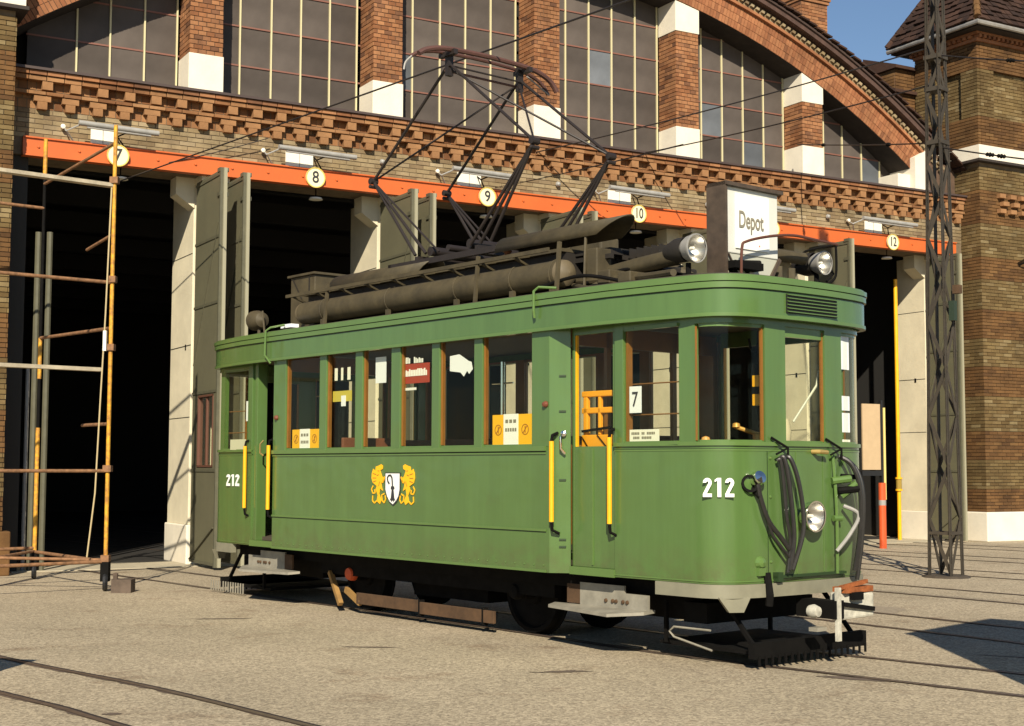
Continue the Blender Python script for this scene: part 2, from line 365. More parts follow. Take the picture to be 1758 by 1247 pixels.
# repair patches and oil stains lying in the yard surface
def blob(cx, cy, rx, ry, rot, z, m, name, n=26, jag=.16, sq=2.):
    mb = MB(); vs = []
    for i in range(n):
        a = 2*math.pi*i/n; c, d = math.cos(a), math.sin(a); k = (abs(c)**sq+abs(d)**sq)**(-1/sq)*(1+random.uniform(-jag,jag))
        x, y = rx*c*k, ry*d*k; vs.append((x*math.cos(rot)-y*math.sin(rot), x*math.sin(rot)+y*math.cos(rot), 0))
    mb.add(vs, [tuple(range(n))]); o = mb.build(name, m); o.location = (cx, cy, z); return tag(o, kind='structure')
STAIN = mat('oil_stain', (.13,.095,.07), .75, var=.35, scale=9); PATCH = mat('repair_patch', (.30,.245,.175), .9, var=.28, scale=22, bump=.4, bscale=90)
for a in ((-2.9,14.2,.34,.035,.1),(-1.2,12.0,.25,.03,-.1),(-4.2,9.9,.3,.018,.3),(4.4,11.3,.55,.03,-.5),(-2.45,8.75,.06,.04,0),(.4,10.6,.22,.05,.2),(2.55,10.25,.30,.06,-.5)): blob(*a, .003, STAIN, 'oil_stain', jag=.3)
for a in ((3.3,15.6,1.0,.45,-.55),(-5.9,13.0,.8,.5,.2),(6.2,12.6,.9,.6,.3)): blob(*a, .002, PATCH, 'repair_patch', n=34, jag=.03, sq=5)

# ------------------------------------------------------------------ rails
RAIL = mat('rail_steel', (.16,.115,.085), .42, metal=.3, var=.3, scale=9)
GROOV = mat('rail_groove', (.02,.012,.010), .9)
TAR = mat('tar_seam', (.14,.10,.075), .9, var=.5, scale=3)
def catmull(P, n=8):
    P = [Vector(p) for p in P]; out = []
    for i in range(len(P)-1):
        p0 = P[max(i-1,0)]; p1 = P[i]; p2 = P[i+1]; p3 = P[min(i+2, len(P)-1)]
        for k in range(n):
            t = k/n; out.append(.5*((2*p1)+(-p0+p2)*t+(2*p0-5*p1+4*p2-p3)*t*t+(-p0+3*p1-3*p2+p3)*t**3))
    out.append(P[-1]); return out
def strip(mb, pts, off, w, z, jit=0):
    vs = []; fs = []
    for i, p in enumerate(pts):
        d = (pts[min(i+1, len(pts)-1)] - pts[max(i-1,0)]).normalized(); nrm = Vector((-d.y, d.x, 0)); a = random.uniform(-jit, jit); b = random.uniform(-jit, jit)
        vs += [p + nrm*(off-w/2+a) + Vector((0,0,z)), p + nrm*(off+w/2+b) + Vector((0,0,z))]
    for i in range(len(pts)-1): fs.append((2*i, 2*i+1, 2*i+3, 2*i+2))
    mb.add(vs, fs)
def track(rails, label):
    t = thing('tram_track', None, None); t['kind'] = 'structure'; t['label'] = label
    for P in rails:
        pts = catmull([(p[0], p[1], 0) for p in P], 14)
        a = MB(); strip(a, pts, .0, .048, .008); r = a.build('rail', RAIL, t)
        b = MB(); strip(b, pts, .040, .030, .006); b.build('groove', GROOV, r)
        c = MB(); strip(c, pts, .01, .085, .004, .018); c.build('tar_seam', TAR, r)
tr_n = [T(x,y,0) for x,y in [(-14,-.5),(-8,-.5),(0,-.5),(3,-.55),(4.5,-.42),(6.1,-.24),(8,.05),(11,.7),(16,2.4)]]
tr_f = [T(x,y,0) for x,y in [(-14,.5),(-8,.5),(0,.5),(3,.47),(4.4,.56),(6.1,.76),(8,1.05),(11,1.7),(16,3.4)]]
track([tr_n, tr_f], 'grooved rails under and ahead of the green tram')
def wv(l): return [Vector((x,y,0)) for x,y in l]
track([wv([(-13,20),(-8,15.3),(-4.07,11.28),(-2.53,9.82),(-1.32,8.5),(1.5,5.4),(6,0)]), wv([(-13,18.6),(-8,13.9),(-3.42,9.51),(-2.38,8.43),(.4,5.3),(4.6,.2)])], 'grooved rails crossing the near left corner of the yard')
for k in range(1, 6):
    rr = []
    for q in (-.5, .5):
        y = 3.12*k+q; x0 = -9.2+.57*k*.6
        rr.append([T(x, y + (0 if x < 6 else .012*(x-6)**2) - (0 if x < 0 else .012*x*x if x < 6 else .432+.1*(x-6)), 0) for x in (-26,-14,-8,-4,0,2,4,6,8,11,15,20)])
    track(rr, 'grooved rails leaving depot bay number %d' % (7+k))

# ------------------------------------------------------------------ the depot
dep = thing('tram_depot', 'long brick tram depot with numbered bays, orange beam and arched window gable', 'building', FO, FROT)
def f3(u, n, z): return (u, -n, z)            # facade-local coordinates
FX = lambda n: (lambda a, b, d: (a, -(n+d), b))   # brick wall facing the yard at depth n
def plate(name, m, u0, u1, n0, n1, z0, z1, parent=None, **k):
    b = MB(); b.box(u0, u1, -n0, -n1, z0, z1); return b.build(name, m, dep if parent is None else parent, **k)
UL, UR = -2.93, 16.74
AC, AZ, R1, R2 = 6.18, -5.1, 15.9, 16.37
def arc(r, u): return AZ + math.sqrt(max(0, r*r-(u-AC)**2))
# spandrel between beam and cornice
plate('spandrel_backing', MORTAR, UL, UR, -.3, .42, 6.1, 7.34)
b = MB(); bricks(b, FX(.42), UL, UR, 6.36, 6.80, .255, .073, proud=.010); tag(b.build('yellow_brickwork', BR_YEL, dep), kind='stuff')
b = MB(); bricks(b, FX(.42), UL, UR, 6.80, 7.22, .13, .14, proud=.008); tag(b.build('frieze_brickwork', BR_TEE, dep), kind='stuff')
# corbel teeth: real stepped blocks
def corbel(lo):
    m = MB()
    if lo:
        m.box(-.122,.122,-.525,-.43,6.900,6.985); m.box(-.07,.07,-.522,-.43,6.785,6.897)
    else:
        m.box(-.075,.075,-.55,-.43,7.075,7.20)
    return m
cl, cu_ = corbel(True).mesh('corbel', BR_TEE), corbel(False).mesh('corbel', BR_TEE)
u = -2.4
while u < UR-.1:
    link('corbel', cu_, dep, (u+random.uniform(-.006,.006), 0, 0)); link('corbel', cl, dep, (u-.06+random.uniform(-.006,.006), 0, 0)); u += .405
b = MB(); bricks(b, FX(.43), UL, UR, 7.20, 7.275, .255, .075, proud=.13); bricks(b, FX(.43), UL, UR, 6.99, 7.05, .255, .06, proud=.115)
tag(b.build('string_course', BR_TEE, dep), kind='stuff')
b = MB(); bricks(b, FX(.43), UL, UR, 7.275, 7.345, .255, .07, proud=.165); tag(b.build('cornice_course', BR_RED, dep), kind='stuff')
b = MB(); b.add([f3(UL,-.3,7.43), f3(UR,-.3,7.43), f3(UR,.63,7.385), f3(UL,.63,7.385), f3(UL,-.3,7.346), f3(UR,-.3,7.346), f3(UR,.63,7.346), f3(UL,.63,7.346)], [(0,1,2,3),(4,5,6,7),(2,3,7,6),(0,3,7,4),(1,2,6,5),(0,1,5,4)])
b.build('sill_sheet', SILL, dep)
# orange beam
bm_ = plate('steel_beam', ORANGE, -2.72, 16.5, .40, .50, 6.10, 6.34)
plate('beam_flange', ORANGE, -2.72, 16.5, .38, .53, 6.075, 6.10, bm_); plate('beam_flange', ORANGE, -2.72, 16.5, .424, .53, 6.34, 6.362, bm_)
for k in range(33):
    b = MB(); b.lathe([(0,.02),(.018,.018),(.022,0)], (-2.5+k*.59, -.50, 6.22), (0,-1,0), 8); b.each('bolt', ORANGE, bm_)
# piers / pilasters between windows
PK = [(-.21+3.155*k) for k in range(6)]
for k, pl in enumerate(PK):
    pr = pl+.54
    if k == 5: pr = UR
    zt = max(arc(R1+.2, max(pl,AC) if pl+.27 > AC else pr), 7.9) + .1
    core = MB(); core.box(pl+.012, pr-.012, -.288, .28, 7.40, zt)
    pil = core.build('pilaster', MORTAR_D, dep)
    zw0, zw1 = 8.04, {0:10.4, 1:99, 2:99, 3:9.91, 4:8.94, 5:8.04}[k]
    if k == 5: zw0 = 9.5; zw1 = 99
    # brick shaft: front and the two sides
    top = min(zt, zw1)
    if k < 5:
        b = MB(); bricks(b, FX(.288), pl, pr, 8.04, top, .135, .075, proud=.012)
        bricks(b, (lambda a, z, d: (pl+.012-d, a, z)), -.30, .26, 8.04, top, .25, .075, proud=.012)
        bricks(b, (lambda a, z, d: (pr-.012+d, a, z)), -.30, .26, 8.04, top, .25, .075, proud=.012)
        tag(b.build('brick_shaft', BR_RED, pil), kind='stuff')
        b = MB(); b.box(pl-.012, pr+.012, -.315, .26, 7.39, 8.04); b.build('plaster_base', PLASTER, pil, bevel=.006)
        if zw1 < 50:
            b = MB(); b.box(pl-.012, pr+.012, -.315, .26, zw1, zt); b.build('plaster_cap', PLASTER, pil, bevel=.006)
    else:
        b = MB(); b.box(15.02, 15.72, -.315, .26, 7.39, 7.75); b.build('plaster_base', PLASTER, pil, bevel=.006)
        b = MB(); b.add([(15.36,-.47,7.40),(15.76,-.47,7.40),(15.76,.3,7.40),(15.36,.3,7.40),(15.36,-.47,8.10),(15.76,-.47,8.30),(15.76,.3,8.30),(15.36,.3,8.10)], [(0,3,2,1),(4,5,6,7),(0,1,5,4),(1,2,6,5),(2,3,7,6),(3,0,4,7)]); b.build('plaster_block', PLASTER, pil)
# windows with real bars and panes
ROWS = [7.42, 8.115, 8.775, 9.445, 10.10, 10.77, 11.4]
GN = -.27
pm = {}
def pane(w, h, blue):
    key = (round(w,3), round(h,3), blue)
    if key not in pm:
        m = MB(); m.box(-w/2, w/2, -.006, .006, -h/2, h/2); pm[key] = m.mesh('pane', PANEB if blue else PANE)
    return pm[key]
for k in range(-1, 5):
    u0 = (PK[k]+.54) if k >= 0 else UL+.35
    u1 = PK[k+1]
    frame = MB(); frame.box(u0, u1, -GN-.03, -GN+.03, 7.39, 7.435)
    win = frame.build('window', MULLH, dep)
    if k >= 0: cols = [u0+(.08 if k > 0 else .08), *[PK[k]+.54+.02+.14+(i)*.525 for i in range(1,5)]]
    # bars measured from the photograph
    base = {-1:[-1.83,-1.32,-.78,-.26], 0:[.79,1.33,1.85,2.37,2.87], 1:[3.93,4.47,4.98,5.5,6.02], 2:[7.10,7.62,8.14,8.68,9.20], 3:[10.27,10.79,11.32,11.85,12.37], 4:[13.46,13.98,14.52,15.04,15.52]}[k]
    edges = [u0] + base[:-1] + [u1]
    if k >= 1 and base[0]-u0 < .12: edges = edges
    for u in base:
        zt = arc(R1+.25, u); b = MB(); b.box(u-.013, u+.013, -GN-.035, -GN+.02, 7.40, zt); b.build('mullion', MULLV, win)
    for z in ROWS[1:]:
        ua, ub = u0, u1
        rr = R1+.3
        if z < AZ+rr:
            hw = math.sqrt(rr*rr-(z-AZ)**2); ua = max(u0, AC-hw); ub = min(u1, AC+hw)
        else: continue
        if ub-ua > .2: b = MB(); b.box(ua, ub, -GN-.022, -GN+.02, z-.013, z+.013); b.build('glazing_bar', MULLH, win)
    e2 = [u0]+base
    if u1-base[-1] > .1: e2.append(u1)
    for i in range(len(e2)-1):
        for r in range(len(ROWS)-1):
            c0, c1, z0, z1 = e2[i], e2[i+1], ROWS[r], ROWS[r+1]
            if c1-c0 < .06: continue
            if z0 > max(arc(R1, c0), arc(R1, c1)): continue
            blue = (k, i, r) in {(2,2,2), (3,1,1), (4,3,0), (3,3,0), (1,0,1)}
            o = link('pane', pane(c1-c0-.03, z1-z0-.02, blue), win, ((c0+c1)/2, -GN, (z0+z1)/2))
            o.rotation_euler = (random.gauss(0,.006), 0, random.gauss(0,.006))
# arch band, molding, dentils, roof
def arcband(name, m, r0, r1, n0, n1, a0=None, a1=None, seg=90, parent=None):
    mb = MB(); a0 = a0 if a0 is not None else UL; a1 = a1 if a1 is not None else 15.75
    t0 = math.asin(max(-1,(a0-AC)/r0)); t1 = math.asin(min(1,(a1-AC)/r0)); vs = []; fs = []
    for i in range(seg+1):
        t = t0+(t1-t0)*i/seg
        for r, n in ((r0,n0),(r1,n0),(r1,n1),(r0,n1)): vs.append(f3(AC+r*math.sin(t), n, AZ+r*math.cos(t)))
    for i in range(seg):
        for k in range(4): fs.append((4*i+k, 4*i+4+k, 4*i+4+(k+1)%4, 4*i+(k+1)%4))
    fs += [(0,1,2,3), (4*seg+3,4*seg+2,4*seg+1,4*seg)]
    mb.add(vs, fs); return mb.build(name, m, dep if parent is None else parent)
ab = arcband('arch_band', MORTAR_D, R1+.006, R1+.80, -.4, .318)
def AP(n): return lambda a, rr, d: f3(AC+rr*math.sin(a), n+d, AZ+rr*math.cos(a))
T0, T1 = math.asin((UL-AC)/R1), math.asin((15.62-AC)/R1)
b = MB()
a = T0
while a < T1:
    for r0, r1 in ((R1, R1+.155), (R1+.155, R1+.31), (R1+.31, R2)):
        p = .014+random.uniform(-.003,.003); w = .0756/R1; fn = AP(.318)
        b.add([fn(a+.0003,r0+.004,0), fn(a+w-.0004,r0+.004,0), fn(a+w-.0004,r1-.004,0), fn(a+.0003,r1-.004,0), fn(a+.0003,r0+.004,p), fn(a+w-.0004,r0+.004,p), fn(a+w-.0004,r1-.004,p), fn(a+.0003,r1-.004,p)], [(4,5,6,7),(0,1,5,4),(1,2,6,5),(2,3,7,6),(3,0,4,7)])
    a += .0756/R1
tag(b.build('voussoir_brickwork', BR_ARCH, ab), kind='stuff')
arcband('arch_soffit', SOFFIT_SHADE, R1-.004, R1+.006, -.4, .317, parent=ab)
arcband('arch_molding', BR_ARCH, R2, R2+.055, .30, .40, parent=ab)
arcband('frieze_band', MORTAR, R2+.055, R2+.30, -.3, .335, parent=ab)
b = MB(); a = T0
k = 0
while a < T1+.02:
    fn = AP(.335); w = .075/R1
    for (r0, r1, p) in ((R2+.06, R2+.12, .02), (R2+.12, R2+.18, .07)):
        b.add([fn(a,r0,0), fn(a+w,r0,0), fn(a+w,r1,0), fn(a,r1,0), fn(a,r0,p), fn(a+w,r0,p), fn(a+w,r1,p), fn(a,r1,p)], [(4,5,6,7),(0,1,5,4),(1,2,6,5),(2,3,7,6),(3,0,4,7)])
    a += .135/R1; k += 1
tag(b.build('dentil_course', BR_YEL, ab), kind='stuff')
arcband('verge_board', mat('verge_timber', (.075,.040,.030), .8, var=.4), R2+.23, R2+.33, .30, .52, parent=ab)
rf = arcband('roof', mat('roof_felt', (.05,.03,.024), .9), R2+.33, R2+.37, -27, .56, UL-.15, 15.9)
b = MB()
a = T0-.005
while a < T1+.045:
    for row in range(3):
        rr0 = R2+.375+random.uniform(0,.02)
        n0 = .62-row*.16; dn = .2; w = .2/R1; tl = random.uniform(-.004,.012)
        fn = lambda aa, n, r: f3(AC+r*math.sin(aa), n, AZ+r*math.cos(aa))
        b.add([fn(a, n0, rr0+tl), fn(a+w*.96, n0, rr0+.03), fn(a+w*.96, n0-dn, rr0+.045), fn(a, n0-dn, rr0+.03), fn(a, n0, rr0+.035+tl), fn(a+w*.96, n0, rr0+.065), fn(a+w*.96, n0-dn, rr0+.08), fn(a, n0-dn, rr0+.06)], [(0,1,2,3),(4,5,6,7),(0,1,5,4),(1,2,6,5),(2,3,7,6),(3,0,4,7)])
    a += .205/R1
tag(b.build('roof_tile', TILE, rf), kind='stuff')
# shell of the hall
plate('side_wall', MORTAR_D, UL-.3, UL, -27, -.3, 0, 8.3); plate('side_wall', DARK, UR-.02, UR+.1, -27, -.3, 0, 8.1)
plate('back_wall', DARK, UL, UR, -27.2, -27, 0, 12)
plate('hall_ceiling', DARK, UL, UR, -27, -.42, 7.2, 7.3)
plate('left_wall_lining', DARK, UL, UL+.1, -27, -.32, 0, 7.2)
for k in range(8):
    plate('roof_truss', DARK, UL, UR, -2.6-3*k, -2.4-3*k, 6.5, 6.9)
# glazed wall closing strip behind sill
plate('window_wall', DARK, UL, UR, -.5, -.36, 7.3, 11.9) if False else None
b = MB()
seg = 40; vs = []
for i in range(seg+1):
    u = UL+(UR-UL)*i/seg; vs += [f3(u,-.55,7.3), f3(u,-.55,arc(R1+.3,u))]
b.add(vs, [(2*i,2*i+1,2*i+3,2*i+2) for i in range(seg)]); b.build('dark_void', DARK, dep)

# door columns with haunch and plinth block
def column(u, end=False):
    w = .45 if not end else .42
    dep_ = 1.15 if not end else .8
    m = MB(); m.box(u-.0, u+w, 0, dep_, .62, 6.1); m.box(u-.0,u+w,-.40,0,6.0,6.1)
    c = m.build('column', PLASTER_W, dep, bevel=.01)
    m = MB(); m.prism([(0,5.62),(-.30,5.82),(-.30,6.1),(0,6.1)], lambda a, z, d: (u+a, d, z), -.02, .30); m.build('haunch', PLASTER_W, c)
    m = MB(); m.box(u-.03, u+w+.03, -.03, dep_+.05, 0, .62); m.build('plinth_block', PLASTER, c, bevel=.02)
    m = MB(); m.box(u-.006, u+.02, .28, .33, 3.38, 3.47); m.box(u-.004,u-.001,0.02,dep_-.02,3.44,3.452); m.box(u-.004,u-.001,.02,dep_-.02,4.9,4.91); m.box(u-.004,u-.001,.02,dep_-.02,2.3,2.31); m.each('iron_strap', BLACKD, c)
    return c
UCOL = [-.0, 3.18, 6.35, 9.52, 12.70, 16.05]
for k, u in enumerate(UCOL): column(u, k == 5)
# far-left jamb
plate('door_jamb', mat('jamb', (.03,.026,.02), .8), UL+.02, UL+.32, -.9, .35, 0, 6.1)

def leaf(u, face, n0=.12, n1=1.33, win=True, k=0):
    # folding leaf standing at right angles to the facade
    w = MB(); t = .028
    if win: w.box(u-t, u+t, -n1, -n0, .06, 1.52) ; w.box(u-t, u+t, -n1, -n0, 2.62, 6.0); w.box(u-t, u+t, -.42, -n0, 1.52, 2.62); w.box(u-t,u+t,-n1,-n1+.15,1.52,2.62)
    else: w.box(u-t, u+t, -n1, -n0, .06, 6.0)
    L = w.build('door_leaf', DOORG, dep)
    m = MB(); m.box(u-.045,u+.045,-n1-.05,-n1,.04,6.02); m.build('edge_frame', DOORF, L)
    m = MB(); m.box(u+.0,u+.05,-n1-.085,-n1-.05,.04,6.02); m.build('edge_strip', DOORE, L)
    m = MB()
    for z in (.08, 1.47, 2.66, 4.0, 5.0, 5.94): m.box(u-.04,u-.028,-n1,-n0,z-.02,z+.02)
    m.each('cross_rail', DOORF, L)
    m = MB(); m.bar((u-.034,-n0-.03,.1),(u-.034,-n1+.03,.62),.012,.05,up=(1,0,0)); m.bar((u-.034,-n0-.03,3.1),(u-.034,-n1+.05,5.2),.006,.02,up=(1,0,0)); m.each('diagonal_brace', DOORF, L)
    if win:
        m = MB(); y0, y1 = -n1+.15, -.42
        m.box(u-.04,u+.04,y0,y0+.03,1.52,2.62); m.box(u-.04,u+.04,y1-.03,y1,1.52,2.62); m.box(u-.04,u+.04,y0,y1,1.52,1.55); m.box(u-.04,u+.04,y0,y1,2.59,2.62); m.box(u-.02,u+.02,(y0+y1)/2-.02,(y0+y1)/2+.02,1.55,2.59)
        m.build('window_frame', PINK, L)
        m = MB(); m.box(u-.004,u+.004,y0,y1,1.52,2.62); m.build('pane', GLASS, L)
    m = MB(); m.box(u-.05,u+.09,-n1-.03,-n1+.1,5.6,5.66); m.box(u-.05,u+.09,-n1-.03,-n1+.1,5.97,6.03); m.each('top_hinge', DOORF, L)
    return L
for k in range(6):
    u = UCOL[k]
    leaf(u+(.03 if k < 5 else -.02), -1, n1=1.33 if k < 4 else (1.25 if k == 4 else .95), win=(k == 0))
    if k < 5:
        leaf(u+.45, -1, n0=.1, n1=1.15 if k < 3 else .72, win=False)
# hanging lamps inside the bays' lintel
for k in range(6):
    u = -1.35+3.19*k+.12
    h = thing('bay_lamp', 'small flat lamp below the orange beam ' + ['beside the scaffold pole','next to the first open door leaves','under the knee of the pantograph','behind the roof covers','behind the tram headlamps','nearest the lattice mast'][k], 'lamp', F(u,.25,6.0), FROT, 'flat lamps under the beam')
    m = MB(); m.lathe([(0,.0),(.10,-.0),(.115,-.03),(.0,-.035)], (0,0,-.06), (0,0,1), 14); m.build('shade', WHITEP, h)
    m = MB(); m.tube([(0,0,-.06),(0,0,.12)], .01, 6); m.build('stem', BLACKD, h)

# number discs, boards, tube lamps
WORD = dict(zip(['7','8','9','10','11','12'], ['the scaffold','the first open doors','the raised pantograph','the tram roof equipment','the destination box','the lattice mast']))
NUM = ['7','8','9','10','11','12']; UNUM = [-1.35, 1.83, 5.01, 8.20, 11.39, 14.6]
desc = {'7':'behind the scaffold pole','8':'left of the pantograph','9':'seen through the pantograph','10':'just above the tram roof','11':'half hidden by the destination box','12':'left of the lattice mast'}
for s, u in zip(NUM, UNUM):
    d = thing('number_disc', 'round cream disc with number %s on the orange beam, %s' % (s, desc[s]), 'sign', F(u,.54,6.21), FROT, 'bay number discs')
    m = MB(); m.lathe([(0,.0),(.165,.0),(.165,.018),(.0,.018)], (0,0,0), (0,-1,0), 32); m.build('disc', CREAM, d)
    m = MB(); m.lathe([(.150,.018),(.165,.018),(.168,.026),(.15,.024)], (0,0,0), (0,-1,0), 32); m.build('rim', mat('rim_yellow', (.62,.48,.10), .5), d)
    place_text(text_mesh(s, .27, .006, INKB, squeeze=.72 if len(s) == 2 else .9, bold=.002), d, (0,-.024,0), (1,0,0))
WB = [(-1.74,-1.38), (1.35,1.82), (4.47,4.93), (7.58,8.08), (10.7,11.15), (13.91,14.38)]
for (a, c), s in zip(WB, NUM):
    d = thing('notice_board', 'blank white board on the yellow brick ' + {'7':'behind the scaffold pole','8':'beside the eighth bay disc','9':'between pantograph arms','10':'above the roof covers','11':'hidden behind the destination box','12':'nearest the lattice mast'}[s], 'board', F((a+c)/2,.445,6.49), FROT, 'white boards above the bays')
    m = MB(); m.box(-(c-a)/2,(c-a)/2,-.02,.0,-.115,.115); m.build('board', WHITEP, d)
    m = MB(); m.box(-.004,.004,-.026,-.02,-.11,.11); m.build('seam', GREYM, d)
LB = [(-1.98,-.79), (1.13,2.46), (4.24,5.45), (7.43,8.76), (10.55,11.8), (13.6,15.1)]
for (a, c), s in zip(LB, NUM):
    L = thing('tube_lamp', 'grey tube lamp on two arms ' + {'7':'behind the scaffold pole','8':'above disc number 8','9':'crossed by the pantograph','10':'between pantograph knee and destination box','11':'right of the destination box','12':'left of the lattice mast'}[s], 'lamp', F((a+c)/2,.74,6.585), FROT, 'tube lamps over the bays')
    h = (c-a)/2; m = MB(); m.tube([(-h,0,.01),(-h+.06,0,.01),(h-.06,0,-.01),(h,0,-.01)], .042, 10); m.build('housing', GREYM, L, smooth=True)
    m = MB(); m.tube([(-h+.12,-.01,-.050),(h-.12,-.01,-.065)], .013, 8); m.build('tube', GREYM, L)
    for q, sx in enumerate((-h+.05, h*.35)):
        m = MB(); m.tube([(sx,0,0),(sx-.20,.14,-.10),(sx-.04,.28,-.24)], .014, 6); m.tube([(sx-.20,.14,-.10),(sx-.20,.28,-.02)], .012, 6); m.each('arm', BLACKD if q else GREYM, L)
    m = MB(); m.lathe([(0,0),(.03,0),(.035,.05),(0,.06)], (-h-.18,.26,-.02), (0,-1,0), 10); m.each('junction_box', WHITEP, L)
for u, z in ((3.05,6.62), (6.5,6.60), (9.85,6.55), (12.9,6.60)):
    m = MB(); m.lathe([(.0,.09),(.035,.07),(.05,.03),(.03,0),(0,0)], (0,0,0), (0,-1,0), 12); o = m.build('bell', GREYM); o.location = F(u,.44,z); o.rotation_euler = (0,0,FROT)
    tag(o, {3.05:'small grey bell left of the pantograph knee', 6.5:'small grey bell between the two pantograph knees', 9.85:'small grey bell left of the destination box', 12.9:'small grey bell right of the destination box'}[u], 'bell', 'small bells on the brick')

# chimney on the roof
ch = thing('chimney', 'red brick chimney rising behind the curved depot roof', 'chimney', (7.2,34,10.5), FROT)
m = MB(); m.box(-.42,.42,-.42,.42,0,4.2); m.build('shaft', MORTAR_D, ch)
b = MB(); bricks(b, lambda a, z, d: (a,-.42-d,z), -.42,.42,0,4.2,.22,.08); bricks(b, lambda a, z, d: (-.42-d,a,z), -.42,.42,0,4.2,.22,.08); tag(b.build('brickwork', BR_RED, ch), kind='stuff')
for z, e in ((2.45,.03),(2.53,.06)):
    m = MB(); m.box(-.43-e,.43+e,-.43-e,.43+e,z,z+.075); m.each('collar', BR_RED, ch)

# ------------------------------------------------------------------ towers
def zt(z): return 1.52+(z-1.52)*.959
TN = .95
def tower(u0, u1, n0, n1, name, label, left_face, right_face, full=True):
    t = thing(name, label, 'tower', F(u0,0,0), FROT)
    U = lambda x: x-u0
    top = zt(11.25)
    m = MB(); m.box(.02, U(u1)-.02, -n1+.02, -n0, 0, top); m.build('core', MORTAR, t)
    bands = [(.58,1.08,'R'),(1.08,1.72,'Y'),(1.72,2.35,'R'),(2.35,3.12,'Y'),(3.12,3.78,'R'),(3.78,4.40,'Y'),(4.40,5.05,'R'),(5.05,5.72,'Y'),(5.72,6.22,'R'),(6.22,6.97,'Y'),(6.97,7.72,'R'),(7.72,8.25,'Y'),(8.71,9.37,'R'),(9.37,10.6,'Y'),(10.6,11.05,'R')]
    mats = {'R':BR_TOWR,'Y':BR_TOWY}
    for kind in 'RY':
        b = MB()
        for z0, z1, kd in bands:
            if kd != kind: continue
            z0, z1 = zt(z0), zt(z1)
            niche = kd == 'Y' and z0 > 8
            pr = lambda base: base
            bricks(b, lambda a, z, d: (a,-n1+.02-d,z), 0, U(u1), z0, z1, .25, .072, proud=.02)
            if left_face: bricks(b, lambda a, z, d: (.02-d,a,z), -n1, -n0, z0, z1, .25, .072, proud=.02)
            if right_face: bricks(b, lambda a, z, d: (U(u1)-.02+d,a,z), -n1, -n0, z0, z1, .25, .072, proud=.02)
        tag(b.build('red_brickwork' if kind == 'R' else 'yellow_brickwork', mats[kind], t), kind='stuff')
    m = MB(); m.box(-.10, U(u1)+.1, -n1-.10, -n0, 0, zt(.58)); m.build('plinth', PLASTER if left_face else BR_TOWR, t, bevel=.02)
    m = MB(); m.box(-.10, U(u1)+.1, -n1-.10, -n0, zt(8.40), zt(8.71)); m.build('string_course', PLASTER, t)
    m = MB(); m.box(-.14, U(u1)+.14, -n1-.14, -n0, zt(8.34), zt(8.395)); m.build('drip_course', mat('drip', (.03,.022,.018), .8), t)
    # raised corner piers round the sunk niches of the upper storey
    b = MB()
    for kd, z0, z1, mt in (('Y', 9.37, 10.44, BR_TOWY),):
        z0, z1 = zt(z0), zt(z1)
        bricks(b, lambda a, z, d: (a,-n1-.0-d,z), 0, .42, z0, z1, .21, .072, proud=.085)
        if left_face: bricks(b, lambda a, z, d: (-d,a,z), -n1-.085, -n1+.38, z0, z1, .21, .072, proud=.085); bricks(b, lambda a, z, d: (-d,a,z), -n1+1.06, -n0, z0, z1, .21, .072, proud=.085)
        bricks(b, lambda a, z, d: (a,-n1-.0-d,z), 1.45, U(u1), z0, z1, .21, .072, proud=.085)
    tag(b.build('raised_brickwork', BR_TOWY, t), kind='stuff')
    b = MB()
    for z0, z1 in ((10.44, 11.05), (8.71, 9.37)):
        z0, z1 = zt(z0), zt(z1)
        bricks(b, lambda a, z, d: (a,-n1-.0-d,z), 0, U(u1), z0, z1, .25, .072, proud=.085)
        if left_face: bricks(b, lambda a, z, d: (-d,a,z), -n1-.085, -n0, z0, z1, .25, .072, proud=.085)
    tag(b.build('raised_red_brickwork', BR_TOWR, t), kind='stuff')
    # moulding and dentils under the eaves
    m = MB(); m.box(-.13, U(u1)+.1, -n1-.13, -n0, zt(11.05), zt(11.12)); m.box(-.17, U(u1)+.12, -n1-.17, -n0, zt(11.2), zt(11.26)); m.build('cornice', BR_ARCH, t)
    m = MB(); k = -.1
    while k < U(u1): m.box(k,k+.07,-n1-.19,-n1-.02,zt(11.125),zt(11.19)); k += .14
    k = -n1
    while left_face and k < -n0: m.box(-.19,-.02,k,k+.07,zt(11.125),zt(11.19)); k += .14
    tag(m.build('dentil', BR_ARCH, t), kind='stuff')
    if left_face:
        for z in (7.62, 7.45, 7.28):
            for k in range(5):
                m = MB(); m.box(.62+k*.33-(.1 if z != 7.45 else 0), .80+k*.33-(.1 if z != 7.45 else 0), -n1-.10, -n1, zt(z)-.045, zt(z)+.045); m.build('corbel', BR_TEE, t)
    # hipped tile roof
    ov = .45; x0, x1, y0, y1 = -ov, U(u1)+ov, -n1-ov, -n0+ov; ez = zt(11.36)
    cx, cy, ah = (x0+x1)/2, (y0+y1)/2, 2.35 if left_face else 4.0
    apex = Vector((cx, cy, ez+ah)); cs = [Vector(p) for p in ((x0,y0,ez),(x1,y0,ez),(x1,y1,ez),(x0,y1,ez))]
    m = MB(); m.add([*cs, apex], [(0,1,4),(1,2,4),(2,3,4),(3,0,4),(0,1,2,3)]); rf = m.build('roof', mat('roof_under', (.03,.018,.014), .9), t)
    b = MB()
